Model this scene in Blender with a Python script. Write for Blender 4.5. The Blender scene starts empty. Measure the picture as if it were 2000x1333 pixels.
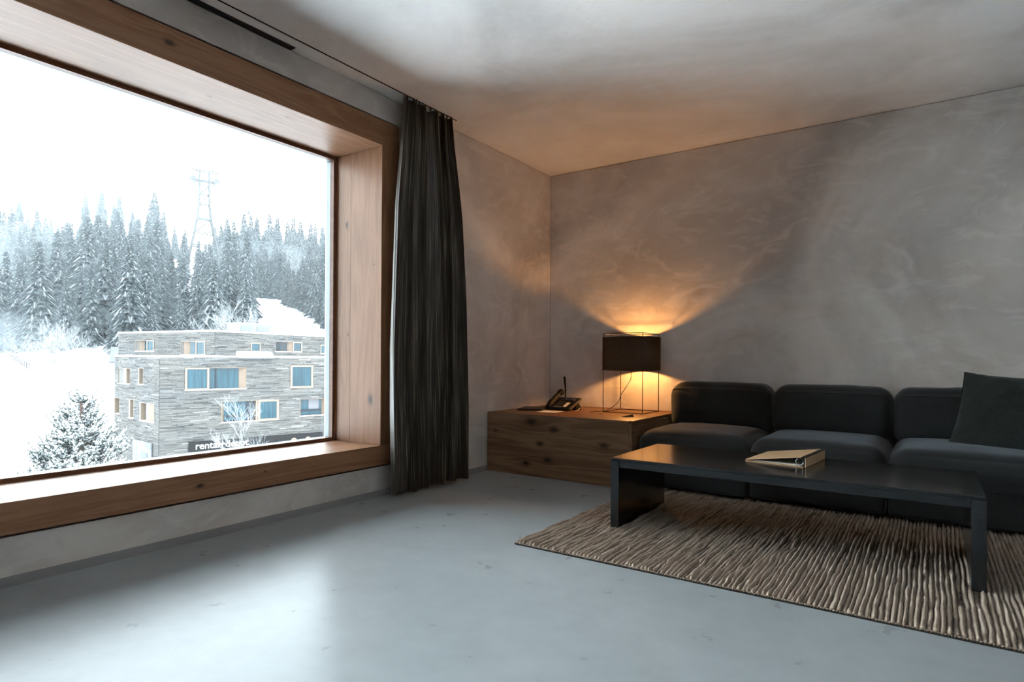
import bpy, bmesh, math, random
import numpy as np
from mathutils import Vector, Matrix

S = bpy.context.scene
COL = S.collection
PI = math.pi

# ---------------------------------------------------------------- camera
CAM = Vector((2.932, -4.8738, 0.8915))
yaw, pitch, roll = -0.6039, 0.00391, 0.00575
fw = Vector((math.cos(pitch)*math.sin(yaw), math.cos(pitch)*math.cos(yaw), math.sin(pitch)))
rt = Vector((math.cos(yaw), -math.sin(yaw), 0))
up = rt.cross(fw)
r2 = math.cos(roll)*rt + math.sin(roll)*up
u2 = -math.sin(roll)*rt + math.cos(roll)*up
cam = bpy.data.cameras.new('camera')
cam.sensor_width = 36.0
cam.lens = 1189.34*36/2000
cam.shift_y = (696.93-666.5)/2000
cam.clip_start = 0.05
cam.clip_end = 3000
camo = bpy.data.objects.new('camera', cam)
COL.objects.link(camo)
camo.matrix_world = Matrix(((r2.x, u2.x, -fw.x, CAM.x), (r2.y, u2.y, -fw.y, CAM.y), (r2.z, u2.z, -fw.z, CAM.z), (0, 0, 0, 1)))
S.camera = camo

# ---------------------------------------------------------------- sky: even bright winter overcast
SKY = 15.6
w = bpy.data.worlds.new('world'); S.world = w
w.use_nodes = True
bg = w.node_tree.nodes['Background']
bg.inputs[0].default_value = (0.84, 0.935, 1.0, 1)
bg.inputs[1].default_value = SKY
S.view_settings.view_transform = 'Standard'
S.view_settings.look = 'None'
S.view_settings.gamma = 1.0
S.view_settings.use_curve_mapping = False
S.view_settings.exposure = 0.0
S.cycles.max_bounces = 12
S.cycles.diffuse_bounces = 6
S.cycles.transparent_max_bounces = 24
S.cycles.volume_bounces = 1
S.cycles.use_denoising = True
S.cycles.caustics_reflective = False
S.cycles.sample_clamp_indirect = 60.0

# ---------------------------------------------------------------- node helpers
def new_mat(name):
    m = bpy.data.materials.new(name); m.use_nodes = True
    nt = m.node_tree; nt.nodes.clear()
    return m, nt, nt.nodes.new('ShaderNodeOutputMaterial')
def nd(nt, t, ins=None, **props):
    n = nt.nodes.new('ShaderNode'+t)
    for k, v in props.items(): setattr(n, k, v)
    for k, v in (ins or {}).items():
        s = n.inputs[k]
        if isinstance(v, bpy.types.NodeSocket): nt.links.new(v, s)
        else:
            if s.type == 'RGBA' and len(v) == 3: v = (*v, 1)
            s.default_value = v
    return n
def ramp(nt, fac, stops):
    n = nt.nodes.new('ShaderNodeValToRGB'); nt.links.new(fac, n.inputs[0])
    e = n.color_ramp.elements
    while len(e) < len(stops): e.new(0.5)
    for i, (p, c) in enumerate(stops):
        e[i].position = p; e[i].color = (*c, 1) if len(c) == 3 else c
    return n.outputs[0]
def mixc(nt, f, a, b, mode='MIX'):
    n = nt.nodes.new('ShaderNodeMix'); n.data_type = 'RGBA'; n.blend_type = mode
    for s, v in ((n.inputs[0], f), (n.inputs[6], a), (n.inputs[7], b)):
        if isinstance(v, bpy.types.NodeSocket): nt.links.new(v, s)
        else: s.default_value = v if not isinstance(v, tuple) or len(v) == 4 else (*v, 1)
    return n.outputs[2]
def mth(nt, op, a, b=0.0, c=0.0):
    n = nt.nodes.new('ShaderNodeMath'); n.operation = op
    for i, v in enumerate((a, b, c)):
        if isinstance(v, bpy.types.NodeSocket): nt.links.new(v, n.inputs[i])
        else: n.inputs[i].default_value = v
    return n.outputs[0]
def coords(nt, scale=(1, 1, 1), rot=(0, 0, 0), loc=(0, 0, 0)):
    tc = nd(nt, 'TexCoord')
    return nd(nt, 'Mapping', {'Vector': tc.outputs['Object'], 'Scale': scale, 'Rotation': rot, 'Location': loc}).outputs[0]
def noise(nt, vec, scale, detail=4, rough=0.5, dist=0.0):
    return nd(nt, 'TexNoise', {'Vector': vec, 'Scale': scale, 'Detail': detail, 'Roughness': rough, 'Distortion': dist}).outputs[0]
def bump(nt, h, strength, dist=0.01, normal=None):
    ins = {'Height': h, 'Strength': strength, 'Distance': dist}
    if normal is not None: ins['Normal'] = normal
    return nd(nt, 'Bump', ins).outputs[0]
def bsdf(nt, out, **kw):
    names = {'color': 'Base Color', 'rough': 'Roughness', 'metal': 'Metallic', 'normal': 'Normal', 'spec': 'Specular IOR Level',
             'sheen': 'Sheen Weight', 'sheen_rough': 'Sheen Roughness', 'coat': 'Coat Weight', 'coat_rough': 'Coat Roughness', 'emit': 'Emission Color', 'emit_s': 'Emission Strength', 'sheen_tint': 'Sheen Tint', 'ior': 'IOR'}
    n = nd(nt, 'BsdfPrincipled', {names[k]: v for k, v in kw.items()})
    nt.links.new(n.outputs[0], out.inputs[0])
    return n
def plain(name, color, rough=0.5, **kw):
    m, nt, out = new_mat(name)
    v = coords(nt); f = noise(nt, v, 9, 3)
    c = mixc(nt, f, tuple(x*0.9 for x in color), tuple(min(1, x*1.1) for x in color))
    bsdf(nt, out, color=c, rough=rough, **kw)
    return m

def plaster(name, base, rough=0.75, contrast=1.0, warm=0.0):
    m, nt, out = new_mat(name)
    v = coords(nt)
    a = noise(nt, v, 0.7, 6, 0.55, 1.2)
    b = noise(nt, coords(nt, (1, 1, 1.4), (0.3, 0.2, 0.5)), 2.0, 7, 0.60, 1.5)
    c = noise(nt, coords(nt, (0.8, 1, 1.7), (0.5, -0.4, 0.7), (3, 1, 2)), 3.4, 6, 0.62, 1.7)
    k = contrast
    lo = tuple(x*(1-0.26*k) for x in base); hi = tuple(x*(1+0.24*k) for x in base)
    c1 = ramp(nt, a, [(0.32, lo), (0.68, hi)])
    brn = (0.93, 0.86, 0.80)
    c2 = mixc(nt, mth(nt, 'MULTIPLY', ramp(nt, b, [(0.42, (0, 0, 0)), (0.62, (1, 1, 1))]), 0.45*k), c1, brn, 'MULTIPLY')
    c3 = mixc(nt, mth(nt, 'MULTIPLY', ramp(nt, c, [(0.50, (0, 0, 0)), (0.66, (1, 1, 1))]), 0.30*k), c2, tuple(min(1, x*1.3) for x in base))
    f = noise(nt, v, 120, 3)
    h = mth(nt, 'ADD', mth(nt, 'MULTIPLY', c, 0.8), mth(nt, 'MULTIPLY', f, 0.06))
    h = mth(nt, 'ADD', h, mth(nt, 'MULTIPLY', b, 0.6))
    spk = noise(nt, v, 55, 1)
    c4 = mixc(nt, ramp(nt, spk, [(0.74, (0, 0, 0)), (0.80, (0.5, 0.5, 0.5))]), c3, tuple(x*0.55 for x in base))
    bsdf(nt, out, color=c4, rough=rough, spec=0.25, normal=bump(nt, h, 0.35, 0.012))
    return m

def wood(name, lo, hi, axis, knots=(), rough=0.42, fine=1.0, spec=0.22, seed=0.0):
    m, nt, out = new_mat(name)
    tc = nd(nt, 'TexCoord').outputs['Object']
    pos = tc
    mask = None
    wobk = mth(nt, 'ADD', 0.6, mth(nt, 'MULTIPLY', noise(nt, tc, 38, 3, 0.6), 0.85))
    for (kx, ky, kz, r) in knots:
        sub = nd(nt, 'VectorMath', {0: tc, 1: (kx, ky, kz)}, operation='SUBTRACT').outputs[0]
        sc = [1.0, 1.0, 1.0]; sc[axis] = 0.55
        d = nd(nt, 'VectorMath', {0: nd(nt, 'VectorMath', {0: sub, 1: tuple(s/r for s in sc)}, operation='MULTIPLY').outputs[0]}, operation='LENGTH').outputs['Value']
        d = mth(nt, 'MULTIPLY', d, wobk)
        e = mth(nt, 'POWER', 2.718, mth(nt, 'MULTIPLY', mth(nt, 'MULTIPLY', d, d), -0.35))
        pos = nd(nt, 'VectorMath', {0: pos, 1: nd(nt, 'VectorMath', {0: sub, 'Scale': mth(nt, 'MULTIPLY', e, -0.75)}, operation='SCALE').outputs[0]}, operation='ADD').outputs[0]
        core = mth(nt, 'POWER', 2.718, mth(nt, 'MULTIPLY', mth(nt, 'MULTIPLY', d, d), -2.2))
        mask = core if mask is None else mth(nt, 'MAXIMUM', mask, core)
    sc = [1.0, 1.0, 1.0]; sc[axis] = 0.07
    g = nd(nt, 'Mapping', {'Vector': pos, 'Scale': tuple(sc), 'Location': (seed, seed*0.7, seed*1.3)}).outputs[0]
    n1 = noise(nt, g, 9*fine, 4, 0.55, 0.8)
    n2 = noise(nt, g, 42*fine, 5, 0.6, 0.5)
    n3 = noise(nt, g, 160*fine, 2, 0.5)
    rings = mth(nt, 'ADD', 0.5, mth(nt, 'MULTIPLY', mth(nt, 'SINE', mth(nt, 'MULTIPLY', n1, 42.0)), 0.5))
    f = mth(nt, 'ADD', mth(nt, 'MULTIPLY', rings, 0.20), mth(nt, 'MULTIPLY_ADD', n2, 0.42, 0.10))
    f = mth(nt, 'ADD', f, mth(nt, 'MULTIPLY', n3, 0.16))
    c = ramp(nt, f, [(0.28, lo), (0.55, tuple((a+b)/2 for a, b in zip(lo, hi))), (0.8, hi)])
    tone = noise(nt, nd(nt, 'Mapping', {'Vector': pos, 'Scale': (1.3, 1.3, 1.3), 'Location': (seed, 2, 3)}).outputs[0], 1.2, 2)
    c = mixc(nt, 0.35, c, ramp(nt, tone, [(0.3, (0.72, 0.7, 0.68)), (0.7, (1, 1, 1))]), 'MULTIPLY')
    if mask is not None:
        c = mixc(nt, mth(nt, 'MINIMUM', mth(nt, 'MULTIPLY', mask, 1.1), 0.93), c, tuple(x*0.13 for x in lo))
    bsdf(nt, out, color=c, rough=rough, spec=spec, normal=bump(nt, mth(nt, 'ADD', n2, mth(nt, 'MULTIPLY', n3, 0.5)), 0.12, 0.004))
    return m

def fabric(name, lo, hi, scale=420, sheen=0.25, rough=0.85, sheen_tint=(1, 1, 1), trans=0.0):
    m, nt, out = new_mat(name)
    v = coords(nt)
    a = noise(nt, coords(nt, (1, 1, 0.25)), scale, 2)
    b = noise(nt, coords(nt, (0.2, 0.2, 1)), scale, 2)
    f = mth(nt, 'MULTIPLY', mth(nt, 'ADD', a, b), 0.5)
    big = noise(nt, v, 7, 4)
    c = ramp(nt, f, [(0.35, lo), (0.65, hi)])
    c = mixc(nt, 0.4, c, ramp(nt, big, [(0.3, (0.7, 0.7, 0.7)), (0.7, (1, 1, 1))]), 'MULTIPLY')
    bsdf(nt, out, color=c, rough=rough, spec=0.2, sheen=sheen, sheen_rough=0.45, sheen_tint=(*sheen_tint, 1), normal=bump(nt, f, 0.5, 0.002))
    return m

# ---------------------------------------------------------------- mesh helpers
class MB:
    def __init__(self): self.v = []; self.f = []
    def add(self, vs, fs):
        o = len(self.v); self.v += [tuple(p) for p in vs]; self.f += [tuple(i+o for i in q) for q in fs]
        return self
    def box(self, x0, x1, y0, y1, z0, z1, M=None):
        vs = [(x, y, z) for x in (x0, x1) for y in (y0, y1) for z in (z0, z1)]
        if M is not None: vs = [M @ Vector(p) for p in vs]
        return self.add(vs, [(0, 1, 3, 2), (4, 6, 7, 5), (0, 4, 5, 1), (2, 3, 7, 6), (0, 2, 6, 4), (1, 5, 7, 3)])
    def tube(self, pts, r, n=8, caps=True, flat=None):
        pts = [Vector(p) for p in pts]; rs = r if isinstance(r, (list, tuple)) else [r]*len(pts)
        o = len(self.v); ref = None
        for i, p in enumerate(pts):
            t = (pts[min(i+1, len(pts)-1)]-pts[max(i-1, 0)]).normalized()
            if ref is None: ref = Vector((0, 0, 1)) if abs(t.z) < 0.9 else Vector((1, 0, 0))
            a = (ref - t*ref.dot(t)).normalized(); b = t.cross(a); ref = a
            fl = flat[i] if flat else 1.0
            for k in range(n):
                an = 2*PI*k/n
                self.v.append(tuple(p + a*(rs[i]*math.cos(an)*fl) + b*(rs[i]*math.sin(an))))
        for i in range(len(pts)-1):
            for k in range(n):
                k2 = (k+1) % n
                self.f.append((o+i*n+k, o+i*n+k2, o+(i+1)*n+k2, o+(i+1)*n+k))
        if caps:
            self.f.append(tuple(o+k for k in range(n))[::-1]); e = o+(len(pts)-1)*n
            self.f.append(tuple(e+k for k in range(n)))
        return self
    def prism(self, poly, d, M=None):
        # poly: list of 3D points of one end, d: extrusion vector
        n = len(poly); vs = [Vector(p) for p in poly]+[Vector(p)+Vector(d) for p in poly]
        if M is not None: vs = [M @ p for p in vs]
        fs = [tuple(range(n))[::-1], tuple(range(n, 2*n))]+[(i, (i+1) % n, n+(i+1) % n, n+i) for i in range(n)]
        return self.add(vs, fs)
    def mesh(self, name, mats, smooth=False, fixn=True):
        me = bpy.data.meshes.new(name)
        me.from_pydata(self.v, [], self.f)
        for m in (mats if isinstance(mats, (list, tuple)) else [mats]): me.materials.append(m)
        if fixn and len(self.v) < 60000:
            bm = bmesh.new(); bm.from_mesh(me); bmesh.ops.recalc_face_normals(bm, faces=bm.faces); bm.to_mesh(me); bm.free()
        if smooth: me.polygons.foreach_set('use_smooth', [True]*len(me.polygons))
        me.update()
        return me
    def build(self, name, mats, parent=None, smooth=False, bevel=0.0, seg=2, fixn=True):
        return link(name, self.mesh(name, mats, smooth, fixn), parent, bevel, seg)
def link(name, me, parent=None, bevel=0.0, seg=2):
    o = bpy.data.objects.new(name, me); COL.objects.link(o)
    if parent is not None: o.parent = parent
    if bevel:
        b = o.modifiers.new('bevel', 'BEVEL'); b.width = bevel; b.segments = seg; b.limit_method = 'ANGLE'; b.angle_limit = 0.7
        b.harden_normals = False
    return o
def tag(o, label=None, cat=None, group=None, kind=None):
    for k, v in (('label', label), ('category', cat), ('group', group), ('kind', kind)):
        if v: o[k] = v
    return o
def empty(name, label=None, cat=None, loc=(0, 0, 0), rz=0.0, group=None, kind=None):
    o = bpy.data.objects.new(name, None); COL.objects.link(o)
    o.location = loc; o.rotation_euler = (0, 0, rz); o.empty_display_size = 0.1
    return tag(o, label, cat, group, kind)
def copy_tree(o, parent=None):
    c = o.copy(); COL.objects.link(c)
    if parent is not None: c.parent = parent
    for ch in list(o.children): copy_tree(ch, c)
    return c
def numpy_mesh(name, V, F, mat, smooth=True):
    me = bpy.data.meshes.new(name)
    me.vertices.add(len(V)); me.vertices.foreach_set('co', np.asarray(V, np.float32).ravel())
    F = np.asarray(F, np.int32); k = F.shape[1]
    me.loops.add(F.size); me.loops.foreach_set('vertex_index', F.ravel())
    me.polygons.add(len(F)); me.polygons.foreach_set('loop_start', np.arange(0, F.size, k, dtype=np.int32))
    me.polygons.foreach_set('use_smooth', np.full(len(F), smooth))
    me.materials.append(mat); me.update(calc_edges=True); me.validate()
    return me
def grid_faces(nu, nv):
    i = np.arange(nu-1)[:, None]; j = np.arange(nv-1)[None, :]
    a = i*nv+j
    return np.stack([a, a+nv, a+nv+1, a+1], -1).reshape(-1, 4)
RNG = np.random.RandomState(3)
_tab = RNG.rand(512, 512)
def vnoise(x, y):
    x = np.asarray(x, float); y = np.asarray(y, float)
    xi = np.floor(x).astype(int); yi = np.floor(y).astype(int); fx = x-xi; fy = y-yi
    fx = fx*fx*(3-2*fx); fy = fy*fy*(3-2*fy)
    g = lambda a, b: _tab[a % 512, b % 512]
    return (g(xi, yi)*(1-fx)+g(xi+1, yi)*fx)*(1-fy)+(g(xi, yi+1)*(1-fx)+g(xi+1, yi+1)*fx)*fy

# ---------------------------------------------------------------- room
H = 2.6
XR, YF = 5.4, -8.0
wall_m = plaster('plaster_wall', (0.63, 0.575, 0.535), contrast=1.15)
ceil_m = plaster('plaster_ceiling', (0.89, 0.87, 0.86), contrast=0.65)
m, nt, out = new_mat('screed_floor')
v = coords(nt)
a = noise(nt, v, 0.9, 5, 0.55, 0.8); b = noise(nt, v, 7, 5, 0.6); sp = noise(nt, v, 75, 1, 0.3); sp2 = noise(nt, v, 160, 2, 0.5)
c = ramp(nt, a, [(0.3, (0.278, 0.300, 0.307)), (0.7, (0.322, 0.344, 0.350))])
c = mixc(nt, 0.35, c, ramp(nt, b, [(0.35, (0.8, 0.8, 0.8)), (0.65, (1.05, 1.05, 1.05))]), 'MULTIPLY')
vo = nd(nt, 'TexVoronoi', {'Vector': v, 'Scale': 13.0}).outputs['Distance']
c = mixc(nt, ramp(nt, vo, [(0.018, (0.55, 0.55, 0.55)), (0.03, (0, 0, 0))]), c, (0.16, 0.16, 0.16))
rg = mth(nt, 'ADD', 0.24, mth(nt, 'MULTIPLY', b, 0.10))
bsdf(nt, out, color=c, rough=rg, spec=0.09, normal=bump(nt, mth(nt, 'ADD', a, mth(nt, 'MULTIPLY', sp2, 0.02)), 0.05, 0.01))
floor_m = m
gap_m = plain('shadow_gap', (0.02, 0.016, 0.013), 0.9)
base_m = plaster('baseboard_grey', (0.30, 0.285, 0.28), contrast=0.4)

def struct(name, mb, mat, **kw):
    o = mb.build(name, mat, **kw); o['kind'] = 'structure'; return o

struct('floor', MB().box(-0.3, XR+0.3, YF-0.3, 0.3, -0.3, 0.0), floor_m)

# window opening in the left wall (outer edges of the oak frame)
ZB, ZT, ZIB, ZIT = 0.204, 2.4233, 0.3302, 2.2643
YR, DEP = -2.1311, 0.4304         # inner right reveal, reveal depth
YRo = YR + 0.150                  # outer edge of right stile
YL, YLo = -6.35, -6.50
G = 0.007
wl = MB()
def wall_panels(x0, x1):
    wl.box(x0, x1, YF-0.3, -0.0016, 0.0, ZB-0.012)
    wl.box(x0, x1, YF-0.3, -0.0016, ZT+0.017, H-0.005)
    wl.box(x0, x1, YRo+G, -0.0016, ZB-0.012, ZT+0.017)
    wl.box(x0, x1, YF-0.3, YLo-G, ZB-0.012, ZT+0.017)
wall_panels(-0.03, 0.0)
lw = struct('wall_left', wl, wall_m)
core = MB()
for (y0, y1, z0, z1) in ((YF-0.3, 0.3, -0.1, ZB), (YF-0.3, 0.3, ZT, H+0.3), (YRo, 0.3, ZB, ZT), (YF-0.3, YLo, ZB, ZT)):
    core.box(-0.55, -0.03, y0, y1, z0, z1)
core.build('wall_core', gap_m, lw)
bw = struct('wall_back', MB().box(0.0012, XR+0.3, 0.0, 0.03, 0.0, H-0.005), wall_m)
MB().box(-0.03, XR+0.3, 0.03, 0.3, -0.1, H+0.3).build('wall_core', gap_m, bw)
white_m = plaster('plaster_white', (0.42, 0.41, 0.40), contrast=0.2)
struct('wall_right', MB().box(XR, XR+0.3, YF-0.3, 0.0, 0.0, H), white_m)
struct('wall_front', MB().box(0.0, XR, YF-0.3, YF, 0.0, H), white_m)
# ceiling with the curtain track groove (x 0.112-0.126) and the slot of the air outlet
TY = -1.505                       # groove ends here
VY = -2.80                        # outlet ends here
cl = MB()
cl.box(0.126, XR+0.3, YF-0.3, 0.3, H, H+0.3)
cl.box(-0.03, 0.126, TY, 0.3, H, H+0.3)
cl.box(-0.03, 0.112, VY, TY, H, H+0.3)
cl.box(0.044, 0.112, YF-0.3, VY, H, H+0.3)
struct('ceiling', cl, ceil_m)
tr = MB()
tr.box(0.112, 0.126, YF-0.3, TY, H+0.012, H+0.05)
tr.box(0.1121, 0.1135, YF-0.3, TY, H+0.001, H+0.012).box(0.1245, 0.1259, YF-0.3, TY, H+0.001, H+0.012)
struct('trim_1', tr, plain('track_black', (0.02, 0.02, 0.02), 0.4))
struct('baseboard_left', MB().box(0.0, 0.004, YF, -0.004, 0.0, 0.040), base_m)
struct('baseboard_back', MB().box(0.004, XR, -0.004, 0.0, 0.0, 0.040), base_m)

vent_m = plain('vent_dark', (0.035, 0.032, 0.032), 0.5)
vt = empty('ceiling_vent', 'long dark slot air outlet in the ceiling above the window', 'vent', (0.02, VY, H))
vt_off = Matrix.Translation((-0.02, -VY, -H))
MB().box(-0.03, 0.044, YF-0.3, VY, H+0.03, H+0.1, vt_off).build('backing', gap_m, vt)
fr = MB().box(-0.004, 0.004, YF, VY, H-0.002, H+0.03, vt_off).box(0.040, 0.044, YF, VY, H-0.002, H+0.03, vt_off).box(0.004, 0.040, VY-0.004, VY, H-0.002, H+0.03, vt_off)
fr.build('frame', vent_m, vt)
for i in range(3):
    x = 0.011+0.0095*i
    MB().box(x, x+0.004, YF, VY-0.004, H+0.002, H+0.022, vt_off).build('slat', vent_m, vt)

# ---------------------------------------------------------------- window: deep oak box frame
OLO, OHI = (0.235, 0.110, 0.057), (0.42, 0.222, 0.122)
P_ = 0.016
win = empty('window_1', None, None, (0, 0, 0), kind='structure')
oak_y1 = wood('oak_sill', OLO, OHI, 1, [(0.016, -3.30, 0.268, 0.016), (0.016, -2.95, 0.285, 0.006)], seed=1.0)
oak_y2 = wood('oak_head', OLO, OHI, 1, [(0.016, -3.46, 2.35, 0.022), (-0.2, -3.15, 2.2643, 0.012), (-0.1, -2.75, 2.2643, 0.009)], seed=4.0)
oak_z = wood('oak_jamb', OLO, OHI, 2, [(-0.32, YR, 1.79, 0.018), (-0.08, YR, 0.62, 0.03), (-0.30, YR, 1.05, 0.008)], seed=7.0)
MB().box(-0.47, P_, YLo, YRo, ZB, ZIB).build('sill_board', oak_y1, win, bevel=0.002)
MB().box(-0.47, P_, YLo, YRo, ZIT, ZT).build('head_board', oak_y2, win, bevel=0.002)
jm = MB().box(-0.47, -0.28, YR, YRo, ZIB, ZIT); jm.build('jamb_board', oak_z, win, bevel=0.0015)
oak_z2 = wood('oak_jamb_front', OLO, OHI, 2, [(-0.08, YR, 0.62, 0.03), (-0.05, YR, 1.5, 0.006)], seed=11.0)
MB().box(-0.28, P_, YR, YRo, ZIB, ZIT).build('jamb_board', oak_z2, win, bevel=0.0015)
MB().box(-0.47, P_, YLo, YL, ZIB, ZIT).build('jamb_board', oak_z2, win, bevel=0.0015)
bead_m = wood('bead_brown', (0.16, 0.07, 0.04), (0.26, 0.125, 0.07), 1, seed=2.0)
alu_m = plain('spacer_grey', (0.30, 0.36, 0.38), 0.4)
def ring(name, x0, x1, off, wd, mat):
    y0, y1, z0, z1 = YL+off, YR-off, ZIB+off, ZIT-off
    for q in ((y0, y1, z0, z0+wd), (y0, y1, z1-wd, z1), (y1-wd, y1, z0+wd, z1-wd), (y0, y0+wd, z0+wd, z1-wd)):
        MB().box(x0, x1, *q).build(name, mat, win)
ring('glazing_bead', -DEP-0.034, -DEP, 0.0, 0.021, bead_m)
ring('glass_spacer', -0.512, -0.4655, 0.0, 0.0215, alu_m)
m, nt, out = new_mat('window_glass')
fr_ = nd(nt, 'Fresnel', {'IOR': 1.35})
nt.links.new(nd(nt, 'MixShader', {0: fr_.outputs[0], 1: nd(nt, 'BsdfTransparent', {0: (0.97, 0.985, 0.98)}).outputs[0], 2: nd(nt, 'BsdfGlossy', {'Roughness': 0.0}).outputs[0]}).outputs[0], out.inputs[0])
glass_m = m
MB().box(-0.511, -0.505, YL+0.022, YR-0.022, ZIB+0.022, ZIT-0.022).build('glass_pane', glass_m, win)
# ---------------------------------------------------------------- curtain
m, nt, out = new_mat('curtain_cloth')
tc = nd(nt, 'TexCoord').outputs['UV']
st = nd(nt, 'TexNoise', {'Vector': nd(nt, 'Mapping', {'Vector': tc, 'Scale': (190, 4, 1)}).outputs[0], 'Scale': 1.0, 'Detail': 3}).outputs[0]
st2 = nd(nt, 'TexNoise', {'Vector': nd(nt, 'Mapping', {'Vector': tc, 'Scale': (560, 7, 1)}).outputs[0], 'Scale': 1.0, 'Detail': 2}).outputs[0]
f = mth(nt, 'ADD', mth(nt, 'MULTIPLY', st, 0.6), mth(nt, 'MULTIPLY', st2, 0.4))
c = ramp(nt, f, [(0.36, (0.012, 0.010, 0.008)), (0.53, (0.055, 0.045, 0.036)), (0.69, (0.38, 0.30, 0.225))])
b = bsdf(nt, out, color=c, rough=0.42, spec=0.42, sheen=0.3, sheen_rough=0.35, normal=bump(nt, f, 0.35, 0.002))
cz = [0.03, 0.044, 0.563, 0.958, 1.353, 1.883, 2.121, 2.397, 2.596]
cyl = [-2.148, -2.148, -2.170, -2.172, -2.155, -2.128, -2.098, -2.062, -2.045]
cyr = [-1.433, -1.433, -1.419, -1.424, -1.428, -1.458, -1.492, -1.542, -1.566]
nu, nv = 420, 90
t = np.linspace(0, 1, nu)[:, None]; zz = np.linspace(0.028, 2.596, nv)[None, :]
yl = np.interp(zz, cz, cyl); yr_ = np.interp(zz, cz, cyr)
k = zz/2.596
fold = 5.5
ph = 2*PI*fold*(t + 0.035*np.sin(2*PI*t*1.0+0.6) + 0.02*np.sin(2*PI*2.3*t+2)) + 0.5*(vnoise(t*6+0*zz, zz*0.9+0*t+5)-0.5) - 0.5
amp = (0.032+0.030*(1-k))*(0.75+0.5*vnoise(t*7+0*zz+9, 0*zz+0*t+3))
X = 0.112 + amp*np.sin(ph) + 0.010*np.sin(2.7*ph+3*k)*(1-k*0.6) + 0.02*(1-k)
X = np.maximum(X, 0.024)
Y = yl + (yr_-yl)*t + 0.026*np.cos(ph)*(0.7+0.3*(1-k)) - 0.012*np.cos(ph[:1])
Z = zz + 0*t
top = np.clip((k-0.985)/0.015, 0, 1)
Z = Z - top*0.012*(0.5+0.5*np.sin(2*PI*fold*2*t))
Z = Z + (k < 0.012)*0.006*np.sin(ph)
V = np.stack([X, Y+0*Z, Z], -1).reshape(-1, 3)
me = numpy_mesh('curtain', V, grid_faces(nu, nv), m)
uvl = me.uv_layers.new(name='uv')
lv = np.zeros(len(me.loops), np.int32); me.loops.foreach_get('vertex_index', lv)
uv = np.stack([np.repeat(np.linspace(0, 1, nu), nv), np.tile(np.linspace(0, 1, nv), nu)], -1)
uvl.data.foreach_set('uv', uv[lv].astype(np.float32).ravel())
cur = empty('curtain', 'dark brown streaky curtain gathered beside the large window', 'curtain', (0.115, -1.76, 0.0))
o = link('cloth', me, cur); o.location = (-0.115, 1.76, 0)
sol = o.modifiers.new('thick', 'SOLIDIFY'); sol.thickness = 0.0016
hook_m = plain('glider_white', (0.5, 0.5, 0.48), 0.4)
for i in range(9):
    y = -2.01 + 0.445*i/8 + 1.76
    MB().box(0.001, 0.007, y-0.004, y+0.004, 2.575, 2.606).build('glider', gap_m, cur)

# ---------------------------------------------------------------- oak side box in the corner
BW, BD, BH = 1.2398, 0.9734, 0.4687
BLO, BHI = (0.13, 0.068, 0.038), (0.37, 0.225, 0.132)
def fk(px, z, r): return (px, -BD, z, r)
box_f = wood('box_front_oak', BLO, BHI, 0, [fk(0.42, 0.415, 0.042), fk(0.62, 0.365, 0.030), fk(1.03, 0.285, 0.032), fk(0.09, 0.325, 0.012), fk(0.50, 0.255, 0.026), fk(0.57, 0.135, 0.030), fk(0.375, 0.095, 0.028)], rough=0.55, fine=0.7, seed=3.0)
box_t = wood('box_top_oak', (0.15, 0.068, 0.030), (0.30, 0.15, 0.072), 0, [], rough=0.42, seed=8.0)
box_s = wood('box_side_oak', BLO, BHI, 1, [], rough=0.55, seed=5.0)
bx = empty('side_box', 'low square oak box table filling the corner beside the sofa', 'side table', (0.62, -0.487, 0.0))
def B(mb, name, mat, bevel=0.0015):
    o = mb.build(name, mat, bx, bevel=bevel); o.location = (-0.62, 0.487, 0); return o
B(MB().box(0.006, BW, -BD+0.02, -0.086, BH-0.022, BH), 'top_panel', box_t)
B(MB().box(0.006, BW, -0.082, -0.006, BH-0.022, BH+0.002), 'rear_strip', box_t)
B(MB().box(0.006, BW-0.0215, -BD, -BD+0.0195, 0.0, BH), 'front_panel', box_f)
B(MB().box(BW-0.021, BW, -BD, -0.006, 0.0, BH-0.0222), 'side_panel', box_s)
B(MB().box(0.02, BW-0.03, -BD+0.03, -0.02, 0.001, BH-0.03), 'carcass', gap_m, 0)
B(MB().tube([(0.816, -0.591, BH-0.002), (0.816, -0.591, BH+0.0012)], 0.017, 16), 'cable_hole', gap_m, 0)

# ---------------------------------------------------------------- table lamp
blk = plain('black_wire', (0.010, 0.010, 0.010), 0.45)
LX, LY, LZ = 0.925, -0.262, BH
lamp = empty('table_lamp', 'black wire frame table lamp with lit drum shade on the oak box', 'lamp', (LX, LY, LZ))
hs = 0.1675; ht = 1.100-BH
for sx, sy in ((-1, -1), (1, -1), (1, 1), (-1, 1)):
    MB().tube([(sx*hs, sy*hs, 0.0), (sx*hs, sy*hs, ht)], 0.0032, 8).build('frame_rod', blk, lamp, smooth=True)
for z in (0.0035, ht):
    r = MB()
    for a, b_ in (((-1, -1), (1, -1)), ((1, -1), (1, 1)), ((1, 1), (-1, 1)), ((-1, 1), (-1, -1))):
        r.tube([(a[0]*hs, a[1]*hs, z), (b_[0]*hs, b_[1]*hs, z)], 0.0030, 8)
    r.build('frame_ring', blk, lamp, smooth=True)
m, nt, out = new_mat('shade_fabric')
v = coords(nt); tx = noise(nt, coords(nt, (1, 1, 0.5)), 210, 3, 0.7)
cc = ramp(nt, tx, [(0.35, (0.010, 0.010, 0.011)), (0.65, (0.030, 0.029, 0.029))])
pr = nd(nt, 'BsdfPrincipled', {'Base Color': cc, 'Roughness': 0.8, 'Specular IOR Level': 0.2, 'Normal': bump(nt, tx, 0.4, 0.002)})
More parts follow.
